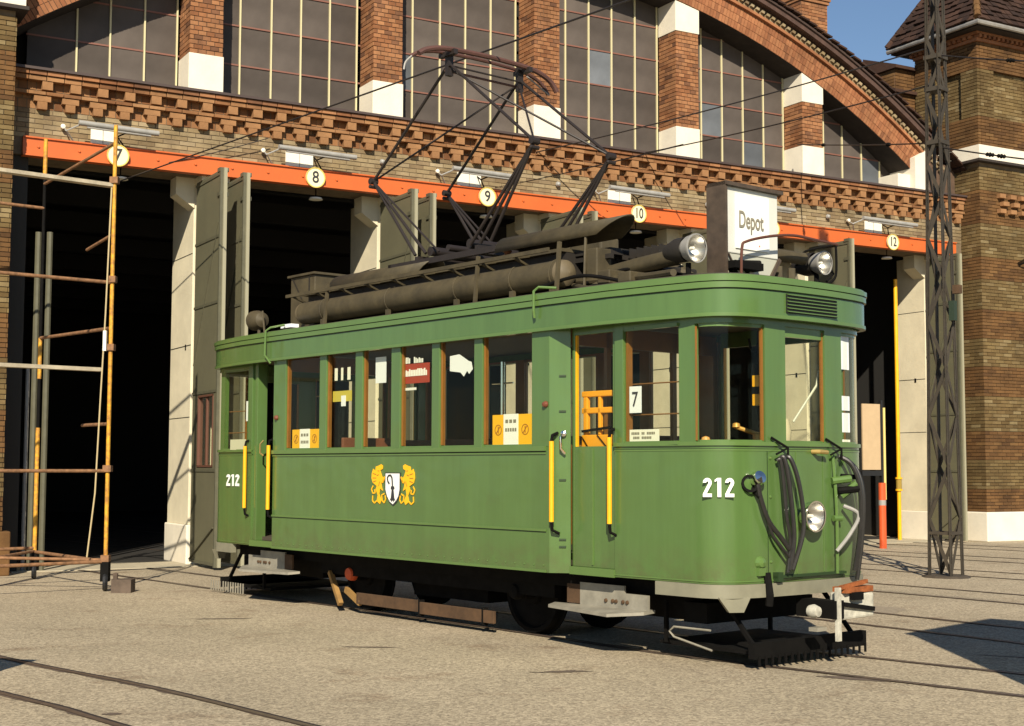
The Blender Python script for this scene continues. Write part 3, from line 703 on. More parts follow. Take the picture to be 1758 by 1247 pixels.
    for s in range(4):
        a, c = cs[s], cs[(s+1)%4]
        if s == 2: continue
        nr = 17 if left_face else 26; nrm = (c-a).cross(apex-a).normalized()
        if nrm.z < 0: nrm = -nrm
        for r in range(nr):
            p0 = a.lerp(apex, r/nr); p1 = c.lerp(apex, r/nr); q0 = a.lerp(apex, (r+1.25)/nr) ; q1 = c.lerp(apex, (r+1.25)/nr)
            L = (p1-p0).length; nt_ = max(1, int(L/.17)); e = (p1-p0)/L; upv = (apex-(p0+p1)/2).normalized(); hh = (apex-(a+c)/2).length/nr
            for i in range(nt_):
                st = (i + (.5 if r % 2 else 0))*.17
                if st+.165 > L+.05: continue
                o = p0+e*st+nrm*(.03+random.uniform(0,.035)); w = e*.162; h = upv*hh*1.2
                b.add([o, o+w, o+w+h-nrm*.025, o+h-nrm*.025, o+nrm*.045, o+w+nrm*.045, o+w+h+nrm*.01, o+h+nrm*.01], [(0,1,2,3),(4,5,6,7),(0,1,5,4),(1,2,6,5),(2,3,7,6),(3,0,4,7)])
    tag(b.build('roof_tile', TILE, rf), kind='stuff')
    for s in (0, 1, 3):
        m = MB(); k0 = cs[s]; n_ = 16
        for i in range(n_): m.tube([k0.lerp(apex,i/n_)+Vector((0,0,.07)), k0.lerp(apex,(i+1.05)/n_)+Vector((0,0,.09))], .085, 8, r2=.065)
        tag(m.build('ridge_tile', BR_TOWR if s == 0 else TILE, rf), kind='stuff')
    m = MB()
    m.tube([cs[3]+Vector((0,0,-.03)), cs[0]+Vector((-.02,-.02,-.03)), cs[1]+Vector((0,0,-.03))], .055, 8); m.build('gutter', mat('zinc', (.36,.34,.31), .4, metal=.4, var=.3), t)
    m = MB(); m.box(x0+.05,x1-.05,y0+.05,y1-.05,ez-.10,ez-.03); m.build('eaves_board', mat('eaves', (.025,.018,.014), .8), t)
    return t
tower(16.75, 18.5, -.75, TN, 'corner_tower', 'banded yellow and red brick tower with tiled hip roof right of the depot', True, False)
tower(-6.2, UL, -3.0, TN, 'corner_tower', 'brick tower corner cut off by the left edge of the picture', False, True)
# stepped end buttress seen against the tower
bt = thing('gable_buttress', 'stepped red brick buttress with tiled cap where depot roof meets tower', 'buttress', F(16.1,-.8,8.2), FROT)
m = MB(); m.box(0,.95,0,.9,0,2.3); m.build('core', MORTAR_D, bt)
b = MB(); bricks(b, lambda a, z, d: (a,-d,z), 0,.95,0,2.3,.25,.075,proud=.015); bricks(b, lambda a, z, d: (-d,a,z), 0,.9,0,2.3,.25,.075,proud=.015); tag(b.build('brickwork', BR_TOWR, bt), kind='stuff')
for z, e in ((1.75, .06), (2.3, .03), (.95, .05)):
    m = MB(); m.add([(-e-.05,-.12,z),(.97,-.12,z),(.97,.9,z+.36),(-e-.05,.9,z+.36),(-e-.05,-.12,z-.07),(.97,-.12,z-.07),(.97,.9,z-.07),(-e-.05,.9,z-.07)], [(0,1,2,3),(4,5,6,7),(0,1,5,4),(1,2,6,5),(2,3,7,6),(3,0,4,7)]); m.build('weathering', TILE, bt)

# bracket lamp on the tower
bl = thing('bracket_lamp', 'black angled wall bracket with lamp on the tower brick', 'lamp', F(17.9,TN+.02,zt(6.1)), FROT)
m = MB(); m.tube([(0,0,0),(.35,-.75,.42),(.8,-.7,.40)], .016, 6); m.tube([(.35,-.75,.42),(.45,0,-.25)], .014, 6); m.each('arm', BLACKD, bl)
m = MB(); m.tube([(.0,-.30,.36),(-.28,-.45,.38)], .035, 8); m.build('lamp_head', BLACKD, bl)

# ------------------------------------------------------------------ lattice mast
ms = thing('lattice_mast', 'dark lattice steel mast standing right of the tram', 'mast', (6.12,19.85,0), R(45))
H = 11.5; h0, h1 = .165, .055
cor = lambda z, i, j: (i*(h0+(h1-h0)*z/H), j*(h0+(h1-h0)*z/H), z)
for i, j in ((-1,-1),(1,-1),(1,1),(-1,1)):
    m = MB(); p, q = Vector(cor(0,i,j)), Vector(cor(H,i,j)); m.bar(p, q, .014, .078, up=(i,0,0)); m.bar(p, q, .078, .014, up=(0,j,0)) ; m.build('leg', MAST, ms)
zs = [0.05]; 
while zs[-1] < H-.4: zs.append(zs[-1]+max(.42,.80-.03*len(zs)))
for k in range(len(zs)-1):
    for f, (a, c) in enumerate((((-1,-1),(1,-1)), ((1,-1),(1,1)), ((1,1),(-1,1)), ((-1,1),(-1,-1)))):
        if (k+f) % 2: a, c = c, a
        m = MB(); m.bar(cor(zs[k],*a), cor(zs[k+1],*c), .05, .012, up=(a[0]+c[0],a[1]+c[1],0)); m.build('lattice_bar', MAST, ms)
for z in (.62,):
    for (a, c) in (((-1,-1),(1,-1)), ((1,-1),(1,1)), ((1,1),(-1,1)), ((-1,1),(-1,-1))):
        m = MB(); m.bar(cor(z,*a), cor(z,*c), .04, .04); m.build('tie_bar', MAST, ms)
m = MB(); m.lathe([(0,.03),(.30,.03),(.34,.0)], (0,0,0), (0,0,1), 12); m.build('base_plate', mat('mast_base', (.06,.045,.03), .8, var=.3), ms)
for z in (7.45, 6.98, 6.2):
    m = MB(); m.box(-.125,.125,-.125,.125,z-.03,z+.03); m.build('clamp', MAST, ms)
m = MB(); m.box(-.03,.06,-.22,-.14,3.62,3.9); m.build('switch_box', mat('switchbox', (.02,.035,.02), .6), ms)
m = MB(); m.box(-.03,.07,-.30,-.2,4.0,4.12); m.each('insulator', RUST, ms)

# ------------------------------------------------------------------ wires
WIRE = mat('wire', (.02,.016,.015), .5)
def wire(a, b, label, r=.011, sag=.04, ins=(), cat='wire'):
    a = Vector(a); b = Vector(b); t = thing('overhead_wire', label, cat, a)
    n = 14; pts = [a.lerp(b,k/n)-a+Vector((0,0,-4*sag*(k/n)*(1-k/n))) for k in range(n+1)]
    m = MB(); m.tube(pts, r, 6); m.build('cable', WIRE, t)
    for f in ins:
        p = a.lerp(b,f)-a+Vector((0,0,-4*sag*f*(1-f))); d = (b-a).normalized()
        m = MB(); m.lathe([(0,-.08),(.015,-.075),(.03,-.05),(.018,-.03),(.034,0),(.018,.03),(.03,.05),(.015,.075),(0,.08)], p, d, 10); m.each('insulator', BLACKD if f > .2 else WHITEP, t)
    return t
MT = Vector((6.1,19.85,0))
wire(T(-8.9,0,5.87), T(9,0,5.83), 'contact wire running above the tram along its axis', .010, 0)
wire(F(6.02,.5,7.12), MT+Vector((-.08,0,7.6)), 'upper span wire from the cornice to the mast', .011, .06)
wire(F(8.3,.5,7.36), MT+Vector((-.08,0,7.05)), 'lower span wire crossing the arch to the mast', .011, .05)
wire(F(12.1,.5,7.98), MT+Vector((-.08,0,6.2)), 'short stay wire with insulators beside the mast', .012, .02, (.25,.75))
wire(MT+Vector((0,0,7.5)), (7.6,17.2,6.6), 'wire leaving the mast head to the right', .012, .03, (.45,))
wire(MT+Vector((0,0,6.15)), (7.7,17.0,5.2), 'wire leaving the mast above the door line to the right', .012, .03, (.3,.36))
wire(F(5.2,.5,7.0)+Vector((0,0,-.6)), T(1.7,1.2,4.75), 'thin stay wire behind the pantograph', .008, .02)
wire(F(-.56,.5,6.2), F(1.0,.6,6.75), 'thin stay wire above the orange beam left of number 8', .008, .02)
wire(F(9.5,-6,14.2), F(30,-6,9.6), 'distant wire against the sky above the depot roof', .012, .1)

# ------------------------------------------------------------------ scaffold
sc = thing('scaffold_tower', 'wheeled tube scaffold tower with yellow poles in front of bay 7', 'scaffold')
A_ = Vector((-4.985,17.3,0)); B_ = Vector((-6.47,19.1,0)); dd = Vector((-.77,-.636,0))*2.1; A2, B2 = A_+dd, B_+dd
up = lambda p, z: Vector((p.x,p.y,z))
def pole(a, b, r, m, name='pole'):
    q = MB(); q.tube([a,b], r, 10); return q.build(name, m, sc)
pole(up(A_,.36), up(A_,5.8), .025, SCY); pole(up(B_,.36), up(B_,2.05), .028, SCY); pole(up(B_,2.72), up(B_,3.28), .026, SCY); pole(up(B_,2.05), up(B_,2.72), .022, BLACKD); pole(up(B_,3.28), up(B_,5.5), .022, BLACKD); pole(up(B_,5.5), up(B_,6.05), .028, SCY)  # dark lengths of the far pole have plank shade put into the colour
pole(up(A2,.36), up(A2,5.8), .028, SCR); pole(up(B2,.36), up(B2,5.8), .028, SCR)
for z in (.36, 1.47, 3.81): pole(up(A_,z), up(A2,z), .022, SCR, 'ledger')
for z in (.42, 5.08): pole(up(B_,z), up(B2,z), .022, SCR, 'ledger')
pole(up(A_,3.24), up(B_,3.28), .022, SCR, 'ledger'); pole(up(A_,.36), up(B_,.37), .022, SCR, 'ledger'); pole(up(A_,2.05), up(A_.lerp(B_,.35),2.05), .022, SCR, 'ledger')
pole(up(A_,5.58), up(B_,5.42), .022, SCR, 'brace'); pole(up(A_,4.42), up(A_.lerp(B_,.35),4.32), .02, SCR, 'brace'); pole(up(A_,.38), up(B2,.40), .02, SCR, 'brace'); pole(up(B_,.38), up(A2,.36), .02, SCR, 'brace')
for z, n_, m_ in ((5.04, 1, PLANK), (2.72, 1, PLANK)):
    for i in range(n_):
        q = MB(); a = up(A_.lerp(B_, .02+.16*i), z); off = Vector((.77,.636,0))*(-.02 if z > 3 else -.1-.1*i)
        q.bar(a+off, a+dd*1.02, .12, .045); q.build('plank', m_, sc)
for p, nm in ((A_,0),(B_,0),(A2,0),(B2,0)):
    q = MB(); q.box(p.x-.05,p.x+.05,p.y-.05,p.y+.05,.12,.36); q.build('caster_fork', BLACKD, sc)
    q = MB(); q.lathe([(0,-.03),(.10,-.03),(.115,0),(.10,.03),(0,.03)], (p.x,p.y,.115), (1,.3,0), 18); q.build('caster_wheel', BLACK, sc)
q = MB(); q.tube([up(A_,5.0)+Vector((-.02,-.05,0)), up(A_,3.4)+Vector((-.05,-.08,0)), up(A_,2.4)+Vector((-.08,-.1,0)), up(A_,1.2)+Vector((-.12,-.1,0)), up(A_,.42)+Vector((-.2,-.1,0))], .010, 6); q.build('rope', mat('rope', (.45,.36,.2), .9), sc)
for z in (3.0, 3.85, 5.1, 1.5, .4):
    q = MB(); q.box(A_.x-.05,A_.x+.05,A_.y-.05,A_.y+.05,z-.04,z+.04); q.build('coupler', SCR, sc)
q = MB(); q.box(A_.x-.07,A_.x-.03,A_.y-.1,A_.y-.05,2.95,3.2); q.build('tag', PAPERW, sc)
fb = MB(); fb.box(-.12,.12,-.1,.1,0,.16); fb.lathe([(0,0),(.03,0),(.035,.07),(0,.08)], (-.09,-.02,.16), (0,0,1), 8)
tag(fb.build('ballast_block', mat('ballast', (.10,.07,.05), .8, var=.4)), 'small dark ballast block on the ground by the scaffold caster', 'block').location = (-4.72,17.15,0)
# door posts and pipe leaning at bay 7's far jamb
for k, (px, h, c) in enumerate((( -7.05, 5.0, DOORF), (-6.88, 5.0, DOORF), (-7.15, 3.0, GREYM))):
    o = MB().tube([(0,0,0),(0,0,h)], .045 if k < 2 else .03, 8).build('upright_tube', c); o.location = (px, 20.6-.0*k, 0)
    tag(o, ['dim upright steel tube left of its twin inside bay 7', 'dim upright steel tube right of its twin inside bay 7', 'short grey upright tube at the left edge of bay 7'][k], 'tube', 'tubes standing in bay 7')

# ------------------------------------------------------------------ things in bay 12 (right)
yp = thing('yellow_pipe', 'tall bright yellow pipe with flanges inside bay 12', 'pipe', F(15.55,-.35,0), FROT)
m = MB(); m.tube([(0,0,0),(0,0,5.6)], .042, 10); m.build('pipe', YEL, yp, smooth=True)
for z in (1.05, 1.30):
    m = MB(); m.lathe([(0,0),(.075,0),(.075,.04),(0,.04)], (0,0,z), (0,0,1), 14); m.build('flange', YEL, yp)
m = MB(); m.tube([(0,0,1.09),(0,0,1.3)], .06, 10); m.build('valve', mat('valve', (.3,.2,.03), .6), yp)
nb = thing('standing_board', 'beige board on black legs just right of the tram front', 'board', F(13.75,.75,0), FROT)
m = MB(); m.box(-.30,.18,-.03,.0,1.5,2.82); m.build('panel', mat('beige_board', (.50,.36,.21), .7, var=.08), nb)
m = MB(); m.box(.185,.235,-.05,.02,0,2.9); m.box(-.34,.185,-.05,.02,1.38,1.48); m.each('frame', BLACK, nb)
m = MB(); m.box(.26,.31,-.04,.02,.9,2.75); m.build('light_edge', mat('pale_yellow', (.75,.58,.2), .5), nb)
bp_ = thing('marker_post', 'orange and white marker post standing behind the coupling', 'post', F(13.05,1.7,0), 0)
m = MB(); m.tube([(0,0,0),(0,0,1.25)], .07, 12); m.build('post', REDP, bp_)
m = MB(); m.tube([(0,0,.82),(0,0,.92)], .072, 12); m.build('white_band', GREYM, bp_)

# ================================================================== THE TRAM
tram = thing('tram', 'green two-axle tram number 212 with raised pantograph in front of the depot', 'tram', TOR, TROT)
PL = [(0,-1.1),(2.28,-1.1),(2.42,-1.0)]                        # plan, near side, centre to front
SIDE = [(2.28,-1.1),(2.42,-.985)]
FRONT = [(2.95,-.985),(3.64,-.954),(3.80,-.945),(3.85,-.939),(3.89,-.928),(3.93,-.911),(3.97,-.885),(4.005,-.85),(4.035,-.81),(4.06,-.755),(4.08,-.69),(4.10,-.60),(4.112,-.48),(4.122,-.28),(4.13,-.12),(4.13,0)]
def mir(pts): return pts + [(x,-y) for x, y in reversed(pts) if abs(y) > 1e-6]
FR = mir(FRONT)                                                # whole front from near door to far door
rear_x = lambda x: x if x <= 3.64 else 3.64+(x-3.64)*.76
def rev(pts): return [(-rear_x(x),-y) for x, y in pts]                 # same shape at the other end
T_ = .045
def offs(pts, d):
    out = []
    for i, (x, y) in enumerate(pts):
        a = Vector(pts[max(i-1,0)]); b_ = Vector(pts[min(i+1,len(pts)-1)]); t = (b_-a).normalized(); out.append((x+t.y*d, y-t.x*d))
    return out
body = tram
def rb(name, pts, z0, z1, t, m, parent=None, smooth=False, **k):
    b = MB(); b.ribbon(pts, z0, z1, t); return b.build(name, m, body if parent is None else parent, smooth=smooth, **k)
SILLZ, HEADZ, BOT = 1.70, 2.71, .64
# saloon side walls
for s in (1, -1):
    pts = [(-2.28,-1.1),(2.28,-1.1)] if s == 1 else [(2.28,1.1),(-2.28,1.1)]
    w = rb('side_panel', pts, BOT, SILLZ, T_, GREEN)
    y = -1.1 if s == 1 else 1.1
    for z0, z1, pr, mm in ((SILLZ-.035, SILLZ+.005, .022, GREEN2), (SILLZ-.062, SILLZ-.048, .010, GREEN2), (.985, 1.005, .012, GREEN2), (BOT, BOT+.022, .010, GREEN2)):
        b = MB(); b.box(-2.28, 2.24, y, y-pr*s, z0, z1); b.each('moulding', mm, w)
    b = MB(); b.box(-2.28,2.24,y-.002*s,y-.0035*s,.975,.985); b.box(-2.28,2.24,y-.002*s,y-.0035*s,SILLZ-.048,SILLZ-.035); b.each('shadow_gap', GREEND, w)
    WX = [(-2.03,-1.35),(-1.22,-.68),(-.55,-.05),(.10,.61),(.73,1.25),(1.37,2.05)]
    edges = [-2.28]+[v for ab_ in WX for v in ab_]+[2.28]
    for i in range(0, len(edges), 2):
        b = MB(); b.box(edges[i], edges[i+1], y, y+T_*s, SILLZ, HEADZ); p = b.each('window_post', GREEN, body, bevel=.004)
        b = MB(); b.box(edges[i]-.008 if i else edges[i], edges[i+1]+.008, y+T_*s, y+(T_+.022)*s, SILLZ, HEADZ); b.each('inner_frame', WOODO, p)
    for a, c in WX:
        fr = MB(); fr.box(a, c, y+.02*s, y+.05*s, SILLZ, SILLZ+.025); wn = fr.build('window', GREEN2, body); fr = MB(); fr.box(a,a+.014,y+.02*s,y+.05*s,SILLZ+.03,HEADZ-.02); fr.box(c-.014,c,y+.02*s,y+.05*s,SILLZ+.03,HEADZ-.02); fr.box(a,c,y+.02*s,y+.05*s,HEADZ-.02,HEADZ)
        fr.each('frame', WOODO, wn)
        b = MB(); b.box(a+.014, c-.014, y+.032*s, y+.038*s, SILLZ+.03, HEADZ-.02); b.build('pane', GLASS, wn)
# corner returns to the recessed door
for (sx, sy) in ((1,-1),(1,1),(-1,-1),(-1,1)):
    pts = [(2.28*sx,1.1*sy),(2.42*sx,.985*sy)]
    if sx*sy > 0: pts = pts[::-1] if True else pts
    if sx*sy < 0: pass
    b = MB(); b.ribbon(pts if (sx*sy) < 0 else pts, BOT, 2.80, T_); b.build('door_return', GREEN, body)
# ends: front walls
for e in (1, -1):
    f = FR if e == 1 else rev(FR)
    w = rb('end_panel', f, BOT, 1.715, T_, GREEN, smooth=True)
    rb('waist_moulding', offs(f,.016), 1.695, 1.725, .03, GREEN2, w, smooth=True)
    rb('lower_moulding', offs(f,.004), 1.655, 1.668, .03, GREEN2, w, smooth=True)
    rb('shadow_gap', offs(f,.002), 1.668, 1.674, .02, GREEND, w, smooth=True)
    rb('lower_moulding', offs(f,.006), .655, .665, .03, GREEN2, w, smooth=True)
    rb('end_header', f, 2.64, 2.80, T_, GREEN, smooth=True)
    # bumper band with lugs
    FB = [(3.40,-.965)]+FR[1:-1]+[(3.40,.965)]
    bf = offs(FB, .02) if e == 1 else rev(offs(FB, .02))
    bd = rb('bumper_band', bf, .535, BOT-.002, .07, SKIRT, smooth=True)
    for s in (-1, 1):
        lug = [(3.965,-.888),(4.03,-.80),(4.085,-.67)]; lug = offs(lug,.034)
        b = MB(); prof = [(0,.545),(.33,.43),(.78,.43),(1,.545)]
        P0, P1 = Vector((lug[0][0],lug[0][1]*1.0)), Vector((lug[-1][0],lug[-1][1]))
        d2 = (P1-P0); nn = Vector((d2.y,-d2.x)).normalized()
        b.prism(prof, lambda a, z, d: (e*(P0.x+d2.x*a-nn.x*d), (1 if s == -1 else -1)*e*(P0.y+d2.y*a-nn.y*d), z), 0, .05); b.build('bumper_lug', SKIRT, bd)
    # posts between the end windows  (plan parameter by points)
    def seg(p, q): return [p, q]
    def P_(x, y): return (x*e, y*e)
    # piece of the front plan between two y values
    def cut(y0, y1):
        pts = []; src = FR
        def at_y(y):
            for i in range(len(src)-1):
                if src[i][1] <= y <= src[i+1][1] and src[i+1][1] > src[i][1]:
                    k = (y-src[i][1])/(src[i+1][1]-src[i][1]); return (src[i][0]+(src[i+1][0]-src[i][0])*k, y)
        pts.append(at_y(y0)); pts += [p for p in src if y0 < p[1] < y1]; pts.append(at_y(y1))
        return pts if e == 1 else rev(pts)
    for (y0, y1) in ((-.485,-.25), (.25,.485)):
        rb('end_post', cut(y0,y1), 1.715, 2.64, T_, GREEN, smooth=True)
    rb('end_post', ([(3.64,-.954),(3.80,-.945)] if e == 1 else rev([(3.64,-.954),(3.80,-.945)])), 1.715, 2.64, T_, GREEN)
    rb('end_post', ([(3.80,.945),(3.64,.954)] if e == 1 else rev([(3.80,.945),(3.64,.954)])), 1.715, 2.64, T_, GREEN)
    for (y0, y1) in ((-.942,-.485), (-.25,.25), (.485,.942)):
        c_ = offs(cut(y0,y1), -.028)
        b = MB(); b.ribbon(offs(cut(y0,y1),-.02), 1.715, 1.74, .03); b.ribbon(offs(cut(y0,y1),-.02), 2.615 if abs(y0+y1) > .1 else 2.56, 2.64, .03)
        wn = b.each('end_window', GREEN2 if abs(y0+y1) > .1 else GREEN2, body)
        b = MB(); b.ribbon(c_, 1.735, 2.62, .006); b.build('pane', GLASS, wn)
        q = cut(y0,y1); b = MB()
        for pt, d in ((q[0],1),(q[-1],-1)):
            b.bar((pt[0]-.03*e,pt[1]+.008*d*e,1.735),(pt[0]-.03*e,pt[1]+.008*d*e,2.62),.014,.026)
        b.each('inner_frame', WOODO, wn)
    for s in (-1, 1):
        # platform side window, door post, door
        yy = -.985
        def Q(x, y): return (x*e, y*(-s)*e if False else y)
    for s in (-1, 1):          # s=-1: near-side shape, s=+1: far side (mirrored)
        MX = lambda x: x*e; MY = lambda y: y*(-s)
        def bx(mb, x0, x1, y0, y1, z0, z1): mb.box(MX(x0), MX(x1), MY(y0), MY(y1), z0, z1)
        b = MB(); bx(b,2.95,3.05,-.985,-.94,1.715,2.80); b.build('door_post', GREEN, body, bevel=.004)
        b = MB(); bx(b,3.05,3.075,-.95,-.90,1.715,2.66); b.each('inner_frame', WOODO, body)
        b = MB(); bx(b,3.05,3.64,-.975,-.945,1.705,1.735); bx(b,3.05,3.64,-.975,-.945,2.63,2.66); wn = b.each('platform_window', GREEN2, body)
        b = MB(); bx(b,3.05,3.64,-.962,-.956,1.735,2.63); b.build('pane', GLASS, wn)
        # folding door
        opened = (e == -1 and s == -1)
        d = MB()
        if not opened:
            bx(d,2.42,2.45,-.965,-.925,.70,2.78); bx(d,2.45,2.95,-.965,-.925,.70,1.70); bx(d,2.91,2.95,-.965,-.925,1.70,2.64); bx(d,2.45,2.95,-.965,-.925,2.64,2.8)
            D = d.build('door', GREEN, body, bevel=.004)
            d = MB(); bx(d,2.45,2.91,-.948,-.942,1.70,2.64); d.build('pane', GLASS, D)
            d = MB(); bx(d,2.45,2.460,-.955,-.925,1.70,2.64); d.build('door_frame_edge', YEL, D)
            d = MB(); bx(d,2.665,2.68,-.975,-.965,.72,1.68); d.build('seam', GREEN2, D)
        else:
            # leaves folded against the rear jamb, seen edge-on
            for q in range(3):
                d = MB(); bx(d,2.83+.042*q,2.865+.042*q,-.985+.012*q,-.86,.70,2.70); d.build('door', GREEN, body, bevel=.004)
        d = MB(); bx(d,2.42,2.95,-1.0,-.93,BOT-.005,.70); d.build('threshold', GREEN2, body)
        b = MB(); bx(b,2.42,2.95,-.985,-.93,2.78,2.84); b.build('door_lintel', GREEN, body)
# overhanging roof cornice
COR = [(0,-1.135),(2.3,-1.135),(3.0,-1.115),(3.45,-1.06),(3.65,-1.03),(3.80,-1.003),(3.90,-.98),(3.99,-.94),(4.06,-.88),(4.11,-.81),(4.15,-.71),(4.18,-.56),(4.198,-.38),(4.208,-.2),(4.21,0)]
half = COR + [(x,-y) for x, y in reversed(COR[:-1])]            # near centre -> front -> far centre
loop = half[:-1] + [(-rear_x(x),-y) for x, y in half[:-1]]
def rl(name, d, z0, z1, t, m, parent=None):
    L = loop; N = len(L); out = []
    for i, (x, y) in enumerate(L):
        a = Vector(L[(i-1)%N]); b_ = Vector(L[(i+1)%N]); t_ = (b_-a).normalized(); out.append((x+t_.y*d, y-t_.x*d))
    b = MB(); b.ribbon(out, z0, z1, t, closed=True); return b.build(name, m, body if parent is None else parent, smooth=True)
cn = rl('cornice', 0, 2.70, 2.97, .06, GREEN)
rl('cornice_lip', .012, 2.685, 2.712, .05, GREEN2, cn)
rl('cornice_gap', .003, 2.895, 2.905, .02, GREEND, cn)
rl('cornice_bead', .018, 2.905, 2.95, .05, GREEN2, cn)
rl('cornice_gap', .006, 2.95, 2.957, .02, GREEND, cn)
rl('gutter_rim', .026, 2.957, 2.995, .06, GREEN2, cn)
b = MB(); vs = []; N = len(loop); rings = [(1.0,1.0,2.992),(.985,.95,3.02),(.96,.86,3.045),(.90,.6,3.075),(.8,.3,3.09),(.7,.02,3.095)]
for sx, sy, z in rings:
    for x, y in loop: vs.append((x*sx*1.004, y*sy*1.01, z))
fs = []
for i in range(len(rings)-1):
    for k in range(N): fs.append((i*N+k, i*N+(k+1)%N, (i+1)*N+(k+1)%N, (i+1)*N+k))
b.add(vs, fs); roof = b.build('roof', ROOFC, body, smooth=True)
rl('roof_edge_strip', -.0, 2.994, 3.012, .10, GREEN2, cn)
b = MB(); b.add([(x*.985,y*.97,2.78) for x, y in loop], [tuple(range(N))]); b.build('ceiling', CEIL, body)
b = MB(); b.box(-2.28,2.28,-1.05,1.05,.82,.87); b.box(-3.76,-2.28,-.90,.90,.70,.74); b.box(2.28,3.76,-.90,.90,.70,.74); b.each('floor', mat('tram_floor', (.06,.045,.03), .8), body)
for s in (-1, 1):
    b = MB(); b.box(-2.26,2.26,s*1.04,s*1.052,.87,1.70); b.build('inner_lining', WOOD, body)
# louvre on the front header
for e in (1,):
    lv = MB(); lv.box(e*4.19,e*4.216,-.33,.30,2.735,2.885); L = lv.build('louvre', BLACK, body)
    for k in range(6):
        b = MB(); z = 2.742+k*.0265; b.add([(e*4.195,-.33,z+.012),(e*4.195,.30,z+.012),(e*4.232,.30,z),(e*4.232,-.33,z),(e*4.195,-.33,z+.018),(e*4.195,.30,z+.018),(e*4.232,.30,z+.006),(e*4.232,-.33,z+.006)], [(0,1,2,3),(4,5,6,7),(0,1,5,4),(1,2,6,5),(2,3,7,6),(3,0,4,7)]); b.build('slat', GREEN2, L)
# roof drain pipes
for x in (2.16, -2.36):
    b = MB(); b.tube([(x+.12,-1.02,3.06),(x,-1.12,3.07),(x,-1.175,3.03),(x,-1.175,2.86),(x,-1.165,2.80)] if x > 0 else [(x+.12,-1.0,3.09),(x+.02,-1.12,3.06),(x,-1.17,3.02),(x,-1.175,2.75),(x+.06,-1.135,2.66)], .012, 8); b.build('drain_pipe', GREEN2, body)
b = MB(); b.box(-2.36,-2.14,-.98,-.88,3.06,3.10); b.build('roof_tag', PAPER, body)
# handrails
def handrail(x, y, z0, z1):
    b = MB(); b.tube([(x,y,z0),(x,y,z1)], .021, 10); h = b.build('handrail', YEL, body, smooth=True)
    b = MB(); b.tube([(x,y,z0-.01),(x,y+.01,z0-.07),(x+.02,y+.07,z0-.10)], .014, 6); b.tube([(x,y,z1),(x,y+.01,z1+.05),(x,y+.07,z1+.07)], .014, 6); b.each('bracket', BLACKD, h)
handrail(2.345,-1.135,1.07,1.745); handrail(2.945,-1.04,1.07,1.77); handrail(-2.31,-1.14,1.06,1.76); handrail(-3.02,-1.03,1.06,1.76)
b = MB(); b.tube([(2.375,-1.04,1.80),(2.39,-1.075,1.78),(2.395,-1.075,1.68),(2.41,-1.04,1.64)], .011, 8); b.lathe([(0,0),(.022,.0),(.025,.02),(0,.03)], (2.385,-1.03,1.81), (.6,-.8,0), 10); b.build('door_handle', CHROME, body, smooth=True)
b = MB(); b.tube([(-2.66,-1.0,1.82),(-2.68,-1.03,1.78),(-2.68,-1.03,1.68),(-2.66,-1.0,1.65)], .010, 8); b.build('door_handle', mat('brass', (.6,.42,.15), .3, metal=.8), body)
for x, y in ((2.24,-1.103),(-2.2,-1.103)):
    b = MB(); b.lathe([(0,.035),(.02,.03),(.028,.01),(.028,0)], (x,y,2.06), (0,-1,0), 12); b.build('bell_push', mat('push_brown', (.16,.05,.025), .5), body)
for z in (.86, .92, 1.42, 2.3, 2.0):
    b = MB(); b.bar((2.35,-1.052,z),(2.395,-1.015,z),.012,.014); b.each('hinge', GREEND, body)
# numbers
place_text(text_mesh('212', .185, .004, DISKB, squeeze=.95, bold=.006), body, (3.905,-.875,1.37), (.50,.64,0)) if False else None
def numerals(h, w, t, m):
    b = MB(); x = -1.5*w-.12*w*1.5
    f2 = lambda a, z, d: (a, z, d)
    for ch_ in '212':
        if ch_ == '2':
            arc_ = [(math.pi*(1.0-.0)-k*math.pi*1.18/10) for k in range(11)]
            P_o = [(x+w/2+(w/2)*math.cos(a), h/4+(h*.25)*math.sin(a)*1.0) for a in arc_]; P_i = [(x+w/2+(w/2-t)*math.cos(a), h/4+(h*.25-t)*math.sin(a)) for a in arc_]
            pts = P_o+[]
            for k in range(10): b.prism([P_o[k],P_o[k+1],P_i[k+1],P_i[k]], f2, -.003, .003)
            e0, e1 = P_o[10], P_i[10]
            b.prism([e1, e0, (x+t*1.1,-h/2+t), (x,-h/2+t*.9)], f2, -.003, .003)
            b.prism([(x,-h/2),(x+w,-h/2),(x+w,-h/2+t),(x,-h/2+t)], f2, -.003, .003)
        else:
            b.prism([(x+w*.38,-h/2),(x+w*.38+t*1.1,-h/2),(x+w*.38+t*1.1,h/2),(x+w*.38,h/2)], f2, -.003, .003)
            b.prism([(x+w*.08,h*.28),(x+w*.38,h*.36),(x+w*.38,h/2),(x+w*.08,h*.40)], f2, -.003, .003)
        x += w*1.24
    return b.mesh('fleet_number', m)
ndir = (Vector((4.04,-.80,0))-Vector((3.88,-.932,0))).normalized()
pc = Vector((3.96,-.868,1.375)) + Vector((ndir.y,-ndir.x,0))*.034
place_text(numerals(.145, .068, .026, DISKB), body, pc, ndir, 'fleet_number')
place_text(numerals(.135, .085, .030, DISKB), body, (-3.40,-.975,1.37), (1,0,0), 'fleet_number')
b = MB()
for k in range(36): b.lathe([(0,.005),(.007,.004),(.008,0)], (-2.2+k*.126,-1.101,.70), (0,-1,0), 6)
tag(b.build('skirt_rivet', GREEN2, body), kind='stuff')
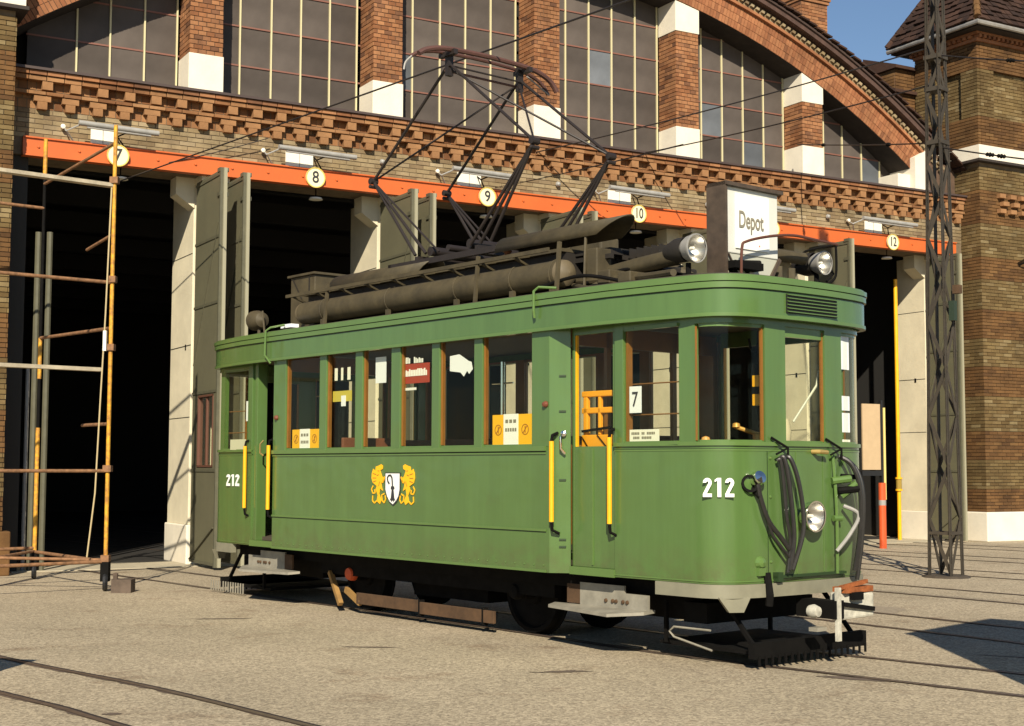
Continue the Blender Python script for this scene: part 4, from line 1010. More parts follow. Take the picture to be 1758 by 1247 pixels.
# coat of arms: shield with crozier and two golden supporters
cr_ = thing('coat_of_arms', None, None); cr_.parent = body; cr_.location = (0,-1.104,1.345)
fc_ = lambda a, b_, d: (a, -d, b_)
def poly(pts, m, name, d0=0, d1=.004, sc_=1.):
    b = MB(); b.prism([(x*sc_, z*sc_) for x, z in pts], fc_, d0, d1); o = b.build(name, m, body); o.location = cr_.location; return o
bpy.data.objects.remove(cr_, do_unlink=True)
class _L: location = (0,-1.1035,1.345)
cr_ = _L()
kx, kz = .00092, .00056
def px(l): return [((x-792)*kx, (690-y)*kz) for x, y in l]
poly([(x*1.06,z*1.03) for x, z in px([(655,470),(925,470),(925,760),(905,880),(860,970),(800,1030),(735,970),(685,880),(655,760)])], INKB, 'shield_edge', 0, .003)
poly(px([(665,480),(915,480),(915,760),(895,870),(855,950),(800,1010),(740,960),(695,870),(665,760)]), DISKB, 'shield', .003, .006)
b = MB()
hook = [(740,660),(712,620),(700,560),(725,515),(760,510),(785,550),(792,620),(796,700),(800,780)]
for i in range(len(hook)-1):
    (x0,y0),(x1,y1) = px([hook[i],hook[i+1]]); b.bar((x0,-.008,y0),(x1,-.008,y1),.004,.017,up=(0,0,1) if abs(x1-x0) > abs(y1-y0) else (1,0,0))
b.prism(px([(770,700),(825,700),(832,740),(815,760),(830,900),(850,950),(825,935),(815,975),(796,935),(780,975),(768,935),(745,950),(768,900),(782,760),(765,740)]), fc_, .006, .009)
o = b.build('crozier', INKB, body); o.location = cr_.location
supL = [(575,320),(610,345),(605,400),(560,430),(590,520),(640,600),(600,650),(575,600),(585,690),(610,780),(560,740),(545,840),(590,950),(560,1015),(500,960),(520,860),(480,760),(500,700),(420,640),(400,560),(405,480),(430,400),(470,440),(480,360),(530,345)]
def mirr(l): return [(2*792-x+4, y) for x, y in l]
for mm in (supL, mirr(supL)):
    s_ = 1 if mm is supL else -1
    poly(px(mm if s_ == 1 else mm[::-1]), GOLD, 'gold_supporter', 0, .005)
    b = MB()
    for ring in ([(430,700),(400,760),(425,830),(470,820),(460,760)], [(640,830),(590,860),(600,950),(640,990),(665,930),(655,860)], [(425,870),(420,960),(460,1000),(500,960)], [(620,560),(650,540),(610,640)]):
        rr = ring if s_ == 1 else mirr(ring)
        q = px(rr)
        for i in range(len(q)-1):
            (x0,y0),(x1,y1) = q[i], q[i+1]; b.bar((x0,-.003,y0),(x1,-.003,y1),.004,.014,up=(0,0,1) if abs(x1-x0) > abs(y1-y0) else (1,0,0))
    o = b.build('gold_scroll', GOLD, body); o.location = cr_.location
    b = MB()
    for (x0,y0,x1,y1) in ((430,480,490,500),(425,560,490,560),(430,630,490,610),(520,430,545,440),(535,700,560,620),(500,520,540,500)):
        (xa,ya),(xb,yb) = px([(x0,y0),(x1,y1)] if s_ == 1 else mirr([(x0,y0),(x1,y1)])); b.bar((xa,-.0065,ya),(xb,-.0065,yb),.002,.006)
    o = b.build('crest_line', mat('crest_shade', (.30,.12,.02), .6), body); o.location = cr_.location

# interior: seats, partition, pole, stickers
def bench(x, y0, y1, face):
    b = MB(); b.box(x-.02,x+.02,y0,y1,1.25,1.83); b.box(x,x+face*.42,y0,y1,1.24,1.29); b.box(x+face*.1,x+face*.16,y0+.05,y0+.1,.87,1.24); b.box(x+face*.1,x+face*.16,y1-.1,y1-.05,.87,1.24); b.each('seat', SEAT, body, bevel=.015)
for x in (-1.75,-1.0,-.25,.45,1.15,1.85):
    bench(x, .12, 1.0, -1 if x > 0 else 1)
    bench(x-.1, -.98, -.25, 1 if x < 0 else -1) if x in (-1.0,) else None
for e in (1,-1):
    b = MB()
    for y in (-1.02,-.42,.42,.97): b.box(e*2.24,e*2.28,y,y+.05,.87,2.76)
    b.box(e*2.24,e*2.28,-1.0,-.42,.87,1.72); b.box(e*2.24,e*2.28,.42,1.0,.87,1.72); b.box(e*2.24,e*2.28,-1.0,1.0,2.58,2.76)
    b.build('partition', WOODO, body)
for x in (-1.85, 1.2):
    b = MB(); b.tube([(x,-.72,.87),(x,-.72,2.5)], .022, 8); b.tube([(x-.15,-.72,2.3),(x+.15,-.72,2.3)], .008, 6); b.build('grab_pole', WOODO if x < 0 else CHROME, body)
for z in (1.95, 2.2):
    b = MB(); b.tube([(3.05,-.90,z),(3.64,-.90,z)], .006, 6); b.each('guard_rail', mat('rail_brown', (.22,.10,.03), .5), body)
    b = MB(); b.tube([(-3.64,-.90,z-.03),(-3.05,-.90,z-.03)], .006, 6); b.each('guard_rail', mat('rail_brown'  , (.22,.10,.03), .5), body)
# yellow control cabinet and frame seen through the front door
b = MB(); b.box(2.42,2.98,-.86,-.80,.74,1.80); b.box(2.80,2.98,-.86,-.80,1.80,2.12); b.box(2.42,2.80,-.86,-.82,1.98,2.03); b.box(2.42,2.80,-.86,-.82,2.12,2.17); b.box(2.44,2.49,-.86,-.82,1.80,2.12); b.box(2.62,2.65,-.86,-.82,1.80,2.12); b.each('control_cabinet', mat('cab_orange', (.85,.36,.02), .45), body, bevel=.008)
b = MB(); b.bar((2.44,-.87,1.83),(2.80,-.87,1.86),.02,.02); b.bar((2.44,-.87,1.78),(2.55,-.87,1.65),.006,.006); b.bar((2.62,-.87,1.8),(2.78,-.87,1.66),.006,.006); b.each('cabinet_latch', BLACKD, body)
# driver's controller, brake handle, wiper motor, lamp cord
b = MB(); b.tube([(3.62,.02,.74),(3.62,.02,1.55)], .16, 16); b.lathe([(0,.24),(.05,.22),(.045,.1),(.06,.08),(.17,.05),(.17,0)], (3.62,.02,1.58), (0,0,1), 16); b.tube([(3.62,.02,1.8),(3.5,-.12,1.86)], .018, 8); b.lathe([(0,.06),(.03,.05),(.035,.02),(0,0)], (3.5,-.12,1.84), (0,0,1), 10); b.build('controller', mat('controller_brass', (.62,.34,.08), .4, metal=.2), body, smooth=True)
b = MB(); b.lathe([(0,.08),(.03,.07),(.045,.03),(.03,0)], (3.55,-.55,1.70), (0,0,1), 12); b.build('brake_knob', mat('knob', (.7,.35,.1), .4), body, smooth=True)
b = MB(); b.tube([(3.9,-.30,2.62),(3.9,-.30,1.9)], .014, 6); b.box(3.86,3.93,-.34,-.28,2.1,2.35); b.tube([(3.9,-.42,2.55),(3.9,-.40,2.46),(3.9,-.34,2.44),(3.9,-.31,2.52)], .01, 6); b.build('hanging_cord', BLACKD, body)
b = MB(); b.box(3.865,3.93,-.345,-.275,2.17,2.26); b.box(3.865,3.93,-.345,-.275,2.02,2.11); b.each('switch', YEL, body)
b = MB(); b.lathe([(0,.22),(.05,.2),(.07,.1),(.06,0)], (3.85,.05,1.72), (0,0,1), 12); b.build('horn_cover', mat('cover_cream', (.6,.52,.36), .5), body, smooth=True)
b = MB(); b.tube([(3.9,.12,1.9),(4.0,.3,2.2),(4.0,.33,2.32)], .010, 6); b.build('wiper_cable', mat('cable_white', (.6,.6,.5), .5), body)
# posters on the far front window, seen through the cab
for z0, z1, m_ in ((2.34,2.62,PAPER),(2.0,2.12,PAPER),(1.82,1.98,PAPER),(1.70,1.76,PAPERW)):
    b = MB(); b.add([(4.085,.50,z0),(4.06,.66,z0),(4.06,.66,z1),(4.085,.50,z1),(4.081,.50,z0),(4.056,.66,z0),(4.056,.66,z1),(4.081,.50,z1)], [(0,1,2,3),(4,5,6,7),(0,1,5,4),(1,2,6,5),(2,3,7,6),(3,0,4,7)]); b.each('poster', m_, body)
def sticker(x0, x1, z0, z1, y=-1.052):
    w = (x1-x0); b = MB(); b.box(x0,x1,y,y+.004,z0,z1); s_ = b.build('window_sticker', mat('sticker_yellow', (.88,.46,.01), .5), body)
    b = MB(); b.box(x0+w*.29,x0+w*.66,y-.003,y,z0,z1+.004); b.each('white_stripe', DISKB, s_)
    b = MB()
    for cx in (x0+w*.15, x0+w*.83):
        b.lathe([(w*.09,0),(w*.09,.002),(w*.075,.002),(w*.075,0)], (cx,y,(z0+z1)/2), (0,-1,0), 18); b.bar((cx-w*.05,y-.002,(z0+z1)/2-.03),(cx+w*.05,y-.002,(z0+z1)/2+.03),.002,.008); b.box(cx-.006,cx+.006,y-.002,y,(z0+z1)/2-.03,(z0+z1)/2+.03)
    b.each('symbol', mat('symbol_brown', (.35,.14,.01), .6), s_)
    b = MB()
    for r, (h, n) in enumerate(((.03,3),(.03,5))):
        for i in range(n):
            a = x0+w*.33+(w*.30)*(i+.1)/n; zc = z1-.06-.075*r; b.box(a,a+w*.30/n*.7,y-.005,y-.003,zc-h/2,zc+h/2)
    b.build('print', INK, s_)
sticker(-1.96,-1.42,1.72,1.925); sticker(1.46,2.0,1.72,1.99)
b = MB(); b.box(3.09,3.42,-.951,-.948,1.73,1.83); s_ = b.build('window_sticker', PAPERW, body)
b = MB()
for r in range(2):
    x = 3.115+.02*r
    for wd in ((5,2,5) if r == 0 else (4,6)):
        for i in range(wd): b.box(x,x+.0125,-.955,-.952,1.80-.035*r-.009,1.80-.035*r+.009); x += .0185
        x += .022
b.build('print', INK, s_)
b = MB(); b.box(3.09,3.225,-.951,-.948,1.965,2.18); s_ = b.build('route_card', PAPER, body)
place_text(text_mesh('7', .17, .004, INKB, squeeze=.85), s_, (3.155,-.955,2.07), (1,0,0))
# advertising strips and cards behind the saloon glass
b = MB(); b.box(.11,.50,-1.045,-1.04,2.33,2.52); ad = b.build('advert_strip', RED2, body)
b = MB(); x = .12
for i in range(13):
    h = random.choice((.05,.06,.07)); b.box(x,x+.019,-1.049,-1.046,2.40,2.40+h); x += .027
x = .12
for i in range(11):
    if i in (3,4): x += .028; continue
    b.box(x,x+.016,-1.049,-1.046,2.525,2.525+random.choice((.04,.05,.06))); x += .026
for i in range(9): b.box(.12+i*.02,.134+i*.02,-1.049,-1.046,2.265,2.29)
b.build('print', DISKB, ad)
b = MB(); b.box(-.42,-.24,-1.03,-1.025,2.36,2.62); b.each('poster', PAPER, body)
b = MB(); b.prism([(.80,2.42),(.80,2.56),(.94,2.57),(1.08,2.50),(1.12,2.49),(1.14,2.42),(1.09,2.38),(1.06,2.41),(1.01,2.36),(.96,2.40)], lambda a, z, d: (a,-1.03+d,z), 0, .004); b.build('crumpled_paper', PAPER, body)
b = MB(); b.box(-1.2,-.85,-1.03,-1.025,2.20,2.31); b.each('poster', mat('poster_yellow', (.55,.45,.06), .5), body)
b = MB(); b.box(-1.03,-.95,-1.038,-1.033,2.15,2.26); b.each('poster', PAPER, body)
b = MB()
for x, w in ((-1.17,.05),(-1.05,.035),(-.93,.05)): b.box(x,x+w,-1.03,-1.025,2.42,2.55)
b.each('poster', PAPERW, body)
b = MB(); b.box(-3.17,-3.08,-.94,-.935,2.05,2.28); b.each('poster', PAPER, body)
b = MB(); b.box(-3.45,-3.1,-.985,-.975,1.72,1.84); b.build('side_plate', mat('plate_cream', (.45,.45,.28), .5), body)

# front fittings: headlamp, hoses, couplings, handle, wiper, seams
HL = thing('headlamp', None, None); bpy.data.objects.remove(HL, do_unlink=True)
def headlamp(p, ax, r, name='headlight', smoothc=REFL):
    b = MB(); b.lathe([(0,-.11),(r*.6,-.10),(r*.93,-.03),(r,.02),(r*1.05,.03),(r*1.05,.045),(r*.95,.045)], p, ax, 26); h = b.build(name, GREYM if name != 'headlight' else CHROME, body, smooth=True)
    b = MB(); b.lathe([(0,-.075),(r*.45,-.06),(r*.8,-.015),(r*.96,.035)], p, ax, 26); b.build('reflector', smoothc, h, smooth=True)
    b = MB(); b.lathe([(0,.062),(r*.5,.056),(r*.94,.036)], p, ax, 26); b.build('lens', LENS, h, smooth=True)
    b = MB(); b.lathe([(0,.02),(r*.13,.01),(r*.15,-.03),(0,-.05)], p, ax, 12); b.build('bulb', GLOBE, h, smooth=True)
    return h
headlamp(Vector((4.19,-.03,1.145)), (1,0,-.02), .118)
def tube(pts, r, name, m, n=8, parent=None, sm=True, res=6):
    b = MB(); b.tube(catmull(pts, res), r, n); return b.build(name, m, body if parent is None else parent, smooth=sm)
# main hoses left of the headlamp
tube([(4.16,-.38,1.59),(4.19,-.36,1.60),(4.21,-.33,1.42),(4.22,-.30,1.15),(4.22,-.29,.95),(4.20,-.32,.74)], .018, 'brake_hose', RUBBER)
tube([(4.16,-.32,1.60),(4.20,-.30,1.60),(4.23,-.25,1.45),(4.24,-.20,1.2),(4.24,-.21,1.0),(4.21,-.30,.74)], .018, 'brake_hose', RUBBER)
tube([(4.16,-.41,1.58),(4.18,-.39,1.58),(4.19,-.37,1.42),(4.20,-.35,1.15),(4.20,-.31,.95),(4.19,-.33,.72)], .014, 'brake_hose', RUBBER)
tube([(4.09,-.62,1.40),(4.14,-.62,1.40),(4.15,-.60,1.30),(4.17,-.53,1.12),(4.19,-.40,.98),(4.2,-.33,.90)], .019, 'coupling_hose', RUBBER)
tube([(4.15,-.57,1.22),(4.17,-.49,1.02),(4.19,-.41,.92),(4.2,-.33,.84)], .012, 'coupling_hose', RUBBER)
b = MB(); b.lathe([(0,.08),(.05,.07),(.06,.02),(.045,-.02),(.02,-.05)], (4.105,-.60,1.43), (.8,-.2,.35), 16); b.build('hose_coupling', CHROME, body, smooth=True)
b = MB(); b.lathe([(.06,.0),(.07,.01),(.07,.03),(.05,.03)], (4.09,-.66,1.40), (.8,-.5,.2), 14); b.tube([(4.08,-.62,1.37),(4.15,-.60,1.30)], .022, 8); b.build('hose_socket', BLACKD, body)
tube([(4.16,.42,1.22),(4.25,.50,1.15),(4.24,.40,1.0),(4.18,.30,.86)], .016, 'coupling_hose', GREYM)
tube([(4.14,.40,1.62),(4.22,.46,1.55),(4.27,.50,1.35),(4.26,.50,1.0),(4.22,.48,.7)], .02, 'brake_hose', RUBBER)
tube([(4.12,.52,1.60),(4.2,.56,1.5),(4.24,.58,1.3),(4.22,.58,.95),(4.18,.56,.62)], .018, 'brake_hose', RUBBER)
tube([(4.13,.33,1.64),(4.16,.33,1.2),(4.16,.33,.68)], .014, 'front_conduit', GREEN2)
b = MB(); b.tube([(4.14,.30,1.42),(4.22,.44,1.44)], .03, 8); b.tube([(4.14,.42,1.30),(4.24,.50,1.40)], .035, 8); b.tube([(4.15,.30,1.12),(4.17,.38,1.12)], .025, 8); b.each('pipe_fitting', GREEN2, body)
b = MB(); b.tube([(4.14,.38,1.34),(4.26,.50,1.36)], .03, 8); b.tube([(4.14,.42,1.46),(4.22,.55,1.45)], .02, 8); b.each('pipe_valve', BLACKD, body)
b = MB(); b.tube([(4.13,.06,1.655),(4.19,.08,1.655),(4.19,.18,1.65)], .018, 8); b.build('grab_handle', mat('brass2', (.65,.45,.15), .35, metal=.6), body)
for y in (-.38, .30):
    b = MB(); b.tube([(4.13,y-.06,1.76),(4.18,y+.08,1.68),(4.18,y+.08,1.60)], .010, 6); b.tube([(4.18,y+.08,1.68),(4.17,y-.05,1.63)], .008, 6); b.each('hose_bracket', BLACKD, body)
b = MB(); b.lathe([(0,.06),(.035,.05),(.05,.02),(.05,0)], (4.09,-.56,.80), (1,-.15,0), 12); b.box(4.06,4.13,-.60,-.52,.70,.76); b.each('tail_lamp', GREEN2, body)
b = MB(); b.tube([(4.12,-.50,.72),(4.15,-.50,.55),(4.14,-.50,.47)], .03, 8); b.build('hose_cock', BLACKD, body)
b = MB(); b.box(4.0,4.16,-.42,.45,.675,.695); b.box(4.02,4.17,-.42,-.36,.65,.72); b.build('tow_ledge', GREEND, body)
for z in (1.60, 1.30, 1.0, .8):
    b = MB(); b.lathe([(0,.012),(.012,.008),(.014,0)], (4.112,-.44,z), (1,-.05,0), 8); b.each('rivet', GREEN2, body)
b = MB(); b.ribbon(offs([(4.1125,-.474),(4.1128,-.469)],.003), .70, 1.655, .004); b.each('panel_seam', GREEND, body)
b = MB(); b.box(4.126,4.134,-.145,-.14,.70,1.66); b.box(4.122,4.131,.20,.205,.70,1.66); b.each('panel_seam', GREEN2, body)
for e in (-1,):
    b = MB(); b.lathe([(0,.02),(.1,.02),(.12,0)], (-4.02,0,1.14), (-1,0,0), 16); b.build('headlight', CHROME, body)
# steps at the doors
for e in (1, -1):
    st = MB(); x0, x1 = (2.22, 3.22)
    st.add([(e*2.08,-.86,.345),(e*2.13,-.98,.335),(e*2.98,-1.11,.33),(e*3.22,-.93,.35),(e*3.22,-.80,.36),(e*2.08,-.86,.37),(e*2.13,-.98,.36),(e*2.98,-1.11,.355),(e*3.22,-.93,.375),(e*3.22,-.80,.385)], [(0,1,2,3,4),(5,6,7,8,9),(0,1,6,5),(1,2,7,6),(2,3,8,7),(3,4,9,8),(4,0,5,9)])
    s_ = st.build('step', STEPM, body)
    b = MB(); b.box(e*2.40,e*2.93,-.86,-.84,.37,.56); b.box(e*2.93,e*3.20,-.86,-.84,.37,.50); b.each('riser', STEPM, s_)
    b = MB(); b.box(e*2.24,e*2.40,-.862,-.842,.38,.54); b.build('rust_patch', RUST, s_)
    b = MB()
    for x in (2.72,2.80,2.84,2.92,2.97): b.lathe([(0,.015),(.015,.012),(.017,0)], (e*x,-.862,.43), (0,-1,0), 8)
    b.each('bolt', RUST, s_)
    if e == -1: s_.location = (0,0,.02)
# underframe and truck
und = MB(); und.box(-3.6,3.6,-.75,.75,.50,.66); und.box(-1.9,1.9,-.70,-.62,.38,.50); und.box(-1.9,1.9,.62,.70,.38,.50); und.box(-.6,.6,-.4,.4,.22,.5); und.box(-3.4,-2.1,-.55,.55,.3,.5); und.box(2.1,3.5,-.55,.55,.3,.5)
und.each('underframe', BLACKD, body)
for x in (-1.35, 1.35):
    for s in (-1, 1):
        b = MB(); b.lathe([(0,-.03),(.10,-.03),(.11,0),(.30,0),(.32,-.03),(.36,-.03),(.365,.0),(.37,.06),(.39,.07),(.39,.085),(0,.085)], (x,s*.46,.375), (0,-s,0), 30); w = b.build('wheel', BLACKD, body, smooth=True)
        b = MB(); b.lathe([(0,.07),(.06,.06),(.075,.02),(.075,-.02)], (x,s*.66,.40), (0,s,0), 14); b.build('axle_box', REDP if x < 0 and s < 0 else BLACKD, w)
    b = MB(); b.tube([(x,-.6,.375),(x,.6,.375)], .055, 10); b.build('axle', BLACKD, body)
b = MB(); b.box(-1.1,-.02,-.78,-.75,.11,.225); b.box(.0,1.15,-.78,-.75,.095,.21); bb = b.each('track_guard', RUST, body, bevel=.004)
b = MB(); b.bar((-1.35,-.74,.24),(-1.05,-.76,.12),.04,.06); b.bar((-1.72,-.70,.40),(-1.42,-.76,.08),.05,.05); b.each('brake_rod', mat('rod_ochre', (.30,.17,.05), .7, var=.3), body)
for x in (-.01,.98): 
    b = MB(); b.box(x,x+.02,-.785,-.72,.07,.23); b.build('guard_bracket', BLACKD, body)
# lifeguard trays at both ends
for e in (1, -1):
    b = MB(); b.box(e*3.1,e*4.15,-.62,.62,.10,.13); b.box(e*4.10,e*4.16,-.70,.70,.08,.2); b.bar((e*3.2,-.65,.12),(e*3.2,-.65,.45),.03); b.bar((e*3.2,.65,.12),(e*3.2,.65,.45),.03); b.bar((e*4.1,-.62,.15),(e*3.75,-.62,.55),.03); b.bar((e*4.1,.62,.15),(e*3.75,.62,.55),.03); L = b.each('lifeguard_tray', BLACKD, body)
    for k in range(18):
        b = MB(); y = -.66+k*.078; b.box(e*4.16,e*4.172,y,y+.018,.03,.10); b.build('slat', BLACKD, L)
    b = MB(); b.box(e*3.4,e*3.65,-.66,.66,.30,.46); b.build('cross_beam', BLACKD, body)
b = MB(); b.tube([(3.35,-.72,.26),(3.72,-.70,.26)], .009, 6); b.tube([(3.35,-.72,.26),(3.3,-.72,.22),(3.35,-.72,.18)], .009, 6); b.tube([(3.35,-.72,.18),(3.75,-.72,.11)], .009, 6); b.each('guard_loop', STEPM, body)
b = MB(); b.box(-4.35,-3.7,-.55,.5,.10,.13); tray = b.build('tray', BLACKD, body)
for k in range(14):
    b = MB(); x = -4.40+k*.06; b.box(x,x+.016,-.70,-.69,.03,.15); b.build('tray_bar', STEPM, tray)
# coupler on the front
cp = MB(); cp.box(4.05,4.42,-.06,.06,.36,.50); cp.build('drawbar', BLACKD, body)
b = MB(); b.box(4.40,4.425,-.03,.02,.19,.60); b.build('coupler_post', mat('coupler_white', (.50,.48,.40), .7, var=.4, scale=14), body)
b = MB(); b.add([(4.40,.03,.34),(4.46,.40,.36),(4.46,.40,.55),(4.40,.03,.56),(4.30,.03,.34),(4.34,.40,.36),(4.34,.40,.55),(4.30,.03,.56)], [(0,1,2,3),(4,5,6,7),(0,1,5,4),(1,2,6,5),(2,3,7,6),(3,0,4,7)]); cpl = b.build('coupler_head', mat('coupler_white', (.5,.48,.4)), body, bevel=.02)
b = MB(); b.bar((4.43,.05,.47),(4.472,.38,.42),.015,.035); b.box(4.43,4.475,.12,.24,.50,.56); b.each('coupler_hook', BLACKD, cpl)
b = MB(); b.box(4.32,4.45,.05,.40,.555,.60); b.bar((4.42,.02,.6),(4.46,.3,.64),.03); b.each('coupler_top', mat('coupler_orange', (.30,.09,.025), .6, var=.5, scale=20), cpl)
b = MB(); b.lathe([(0,.05),(.04,.045),(.055,0),(.045,-.04),(0,-.05)], (4.30,-.16,.42), (1,0,0), 14); b.build('coupler_socket', mat('coupler_white', (.5,.48,.4)), cpl, smooth=True)
b = MB(); b.box(4.28,4.36,-.20,-.08,.27,.30); b.build('coupler_pin', STEPM, cpl)

# roof equipment
def rbx(name, m, *a, bevel=0, parent=None):
    b = MB(); b.box(*a); return b.build(name, m, body if parent is None else parent, bevel=bevel)
b = MB(); b.tube([(-2.22,-.74,3.235),(-.9,-.74,3.235),(.4,-.74,3.235),(2.05,-.74,3.235)], .125, 24); at_ = b.build('air_tank', EQUIP, body, smooth=True)
b = MB(); b.lathe([(.125,0),(.115,.05),(.07,.085),(0,.1)], (2.05,-.74,3.235), (1,0,0), 24); b.lathe([(.125,0),(.115,.05),(.07,.085),(0,.1)], (-2.22,-.74,3.235), (-1,0,0), 24); b.each('tank_end', mat('tank_end', (.14,.11,.065), .5, var=.2), at_, smooth=True)
for x in (-1.75,-.52,.62,1.45,2.0):
    b = MB(); b.lathe([(.128,-.012),(.133,-.01),(.133,.01),(.128,.012)], (x,-.74,3.235), (1,0,0), 24); b.box(x-.03,x+.03,-.83,-.80,3.02,3.13); b.each('tank_strap', EQUIP, at_)
dk = rbx('walkway', EQUIP, -2.45, 1.95, -.66, -.30, 3.455, 3.485)
b = MB(); b.box(-2.4,1.95,-.60,-.30,3.15,3.45); b.build('resistor_bank', EQUIPD, dk)
x = -2.35
while x < 1.95:
    b = MB(); b.bar((x,-.66,3.46),(x+.03,-.86,3.42),.03,.02); b.bar((x+.03,-.84,3.42),(x,-.64,3.36),.03,.02); b.each('bracket', EQUIP, dk); x += .48
for x in (-1.62, .98, 2.12):
    b = MB(); b.bar((x,-.88,3.02),(x,-.84,3.50),.03,.03); b.each('stay', EQUIP, dk)
b = MB(); b.bar((-2.45,-.86,3.435),(2.0,-.86,3.445),.02,.035); b.each('edge_rail', EQUIP, dk)
def halfpipe(name, x0, x1, y, z, r, m, slant=0, z1=None):
    b = MB(); n = 12; vs = []
    z1 = z if z1 is None else z1
    for j, (xx, zz) in enumerate(((x0,z),(x1,z1))):
        for q in range(n+1):
            a = math.pi*q/n; sl = slant*(1-abs(math.cos(a)))*0 if j == 0 else slant*(math.sin(a)); vs.append((xx+sl, y-r*math.cos(a), zz+r*math.sin(a)))
    k = n+1; b.add(vs, [(i,i+1,i+1+k,i+k) for i in range(n)])
    o = b.build(name, m, body, smooth=True); s = o.modifiers.new('solid', 'SOLIDIFY'); s.thickness = .012; return o
halfpipe('resistor_cover', -2.0, -.35, -.42, 3.49, .17, EQUIP, .15)
halfpipe('resistor_cover', .95, 2.35, -.46, 3.56, .16, EQUIP, .28)
b = MB(); b.box(.5,2.2,-.30,.30,3.12,3.50); b.build('resistor_bank', EQUIPD, body)
b = MB(); b.box(1.0,2.3,-.5,-.1,3.42,3.46); b.box(1.0,2.4,-.5,-.45,3.36,3.40); b.each('cover_frame', EQUIPD, body)
for x in (2.2,):
    b = MB(); b.tube([(x,-.62,3.1),(x,-.60,3.6)], .014, 6); b.each('stay', EQUIP, body)
rb2 = rbx('equipment_box', EQUIP, -2.92, -2.40, -.52, .20, 3.10, 3.72, bevel=.01)
b = MB(); b.box(-2.95,-2.37,-.55,.24,3.72,3.745); b.build('lid', EQUIP, rb2); b = MB(); b.bar((-2.86,-.528,3.70),(-2.66,-.528,3.45),.006,.012); b.box(-2.52,-2.50,-.528,-.52,3.46,3.7); b.each('stiffener', EQUIPD, rb2)
b = MB(); b.box(-2.0,-1.4,-.2,.5,3.12,3.4); b.box(-.4,.6,.2,.7,3.12,3.35); b.box(2.3,2.7,-.3,.3,3.1,3.3); b.each('junction_box', EQUIPD, body, bevel=.015)
b = MB(); b.box(.55,.85,.25,.55,3.45,3.75); b.box(1.0,1.45,.3,.55,3.5,3.76); b.each('fuse_box', EQUIP, body, bevel=.02)
# tarpaulin-like covers and pipes toward the front
b = MB(); b.add([(2.35,-.80,3.06),(3.0,-.62,3.08),(3.05,-.30,3.24),(2.45,-.40,3.26),(2.30,-.30,3.08)], [(0,1,2,3),(0,3,4)]); b.build('sheet_cover', EQUIP, body)
b = MB(); b.tube([(2.0,-.55,3.18),(2.6,-.62,3.14),(3.1,-.70,3.11),(3.5,-.86,3.08)], .03, 8); b.tube([(2.1,-.40,3.22),(2.7,-.45,3.26),(3.25,-.5,3.28)], .07, 10); b.tube([(2.15,-.7,3.12),(2.5,-.85,3.05)], .022, 8); b.tube([(2.3,.0,3.3),(2.6,.1,3.32),(2.9,.2,3.1)], .05, 8); b.each('cable_conduit', EQUIP, body, smooth=True)
b = MB(); b.box(2.2,2.34,-.6,-.42,3.15,3.45); b.box(2.45,2.6,-.70,-.5,3.1,3.22); b.box(2.75,2.9,-.75,-.55,3.08,3.17); b.each('insulator_block', EQUIP, body, bevel=.01)
for k, (x0, x1, y0, y1) in enumerate(((2.1,3.3,-.62,-.35),(2.2,3.4,-.2,.1),(1.9,2.8,-.86,-.72),(2.4,3.5,.3,.5))):
    tube([(x0,y0,3.12),((x0+x1)/2,(y0+y1)/2,3.24-.03*k),(x1,y1,3.09)], .016, 'roof_cable', BLACKD, res=5)
for k in range(7):
    b = MB(); b.lathe([(.05,0),(.055,.01),(.055,.03),(.05,.04)], (2.2+.09*k,.02,3.42), (1,0,0), 12); b.box(2.2+.09*k,2.21+.09*k,-.24,.24,3.38,3.47); b.each('resistor_fin', EQUIPD, body)
# roof lamps
for (p, r) in ((Vector((3.62,-.76,3.27)), .112), (Vector((3.62,.88,3.31)), .10)):
    h = headlamp(p, (1,0,-.05), r, 'roof_lamp', REFL)
    b = MB(); b.lathe([(0,-.30),(.06,-.28),(.10,-.16),(.10,-.06)], p, (1,0,0), 18); b.build('lamp_housing', EQUIPD, h, smooth=True)
    b = MB(); b.tube([p+Vector((-.05,0,-r)), Vector((p.x-.05,p.y,3.02))], .022, 8); b.build('lamp_foot', BLACKD, h)
    if p.y > 0:
        b = MB(); b.tube([p+Vector((-.02,.13,.0)), p+Vector((-.0,.17,-.08)), p+Vector((.02,.05,-.16))], .012, 6); b.build('lamp_yoke', BLACKD, h)
b = MB(); b.lathe([(0,.16),(.09,.12),(.12,.02),(.12,-.06),(0,-.06)], (-3.55,-.60,3.27), (1,0,0), 18); rl_ = b.build('rear_roof_lamp', EQUIP, body, smooth=True)
b = MB(); b.tube([(-3.5,-.6,3.2),(-3.5,-.6,3.02)], .02, 8); b.tube([(-3.32,-.66,3.36),(-3.18,-.7,3.02)], .012, 6); b.build('lamp_foot', EQUIP, rl_)
b = MB(); b.tube([(3.55,.05,3.34),(3.55,.72,3.34)], .055, 12); b.build('lamp_tube', EQUIP, body, smooth=True)
b = MB()
for y in (.05,.22,.39,.56): b.tube([(3.55,y,3.06),(3.55,y,3.24)], .035, 8)
b.box(3.4,3.7,-.05,.75,3.04,3.09); b.each('resistor_coil', EQUIP, body, smooth=True)
b = MB(); b.box(3.58,3.75,-.40,-.05,3.14,3.20); b.tube([(3.66,-.3,3.0),(3.66,-.3,3.15)], .02, 8); b.tube([(3.66,-.15,3.0),(3.66,-.15,3.15)], .02, 8); b.tube([(3.6,-.38,3.19),(3.72,-.06,3.20)], .03, 8); b.each('connector_block', BLACKD, body)
b = MB(); b.lathe([(0,.06),(.05,.05),(.07,0)], (3.35,1.0,3.03), (0,0,1), 12); b.build('vent_cap', BLACKD, body)
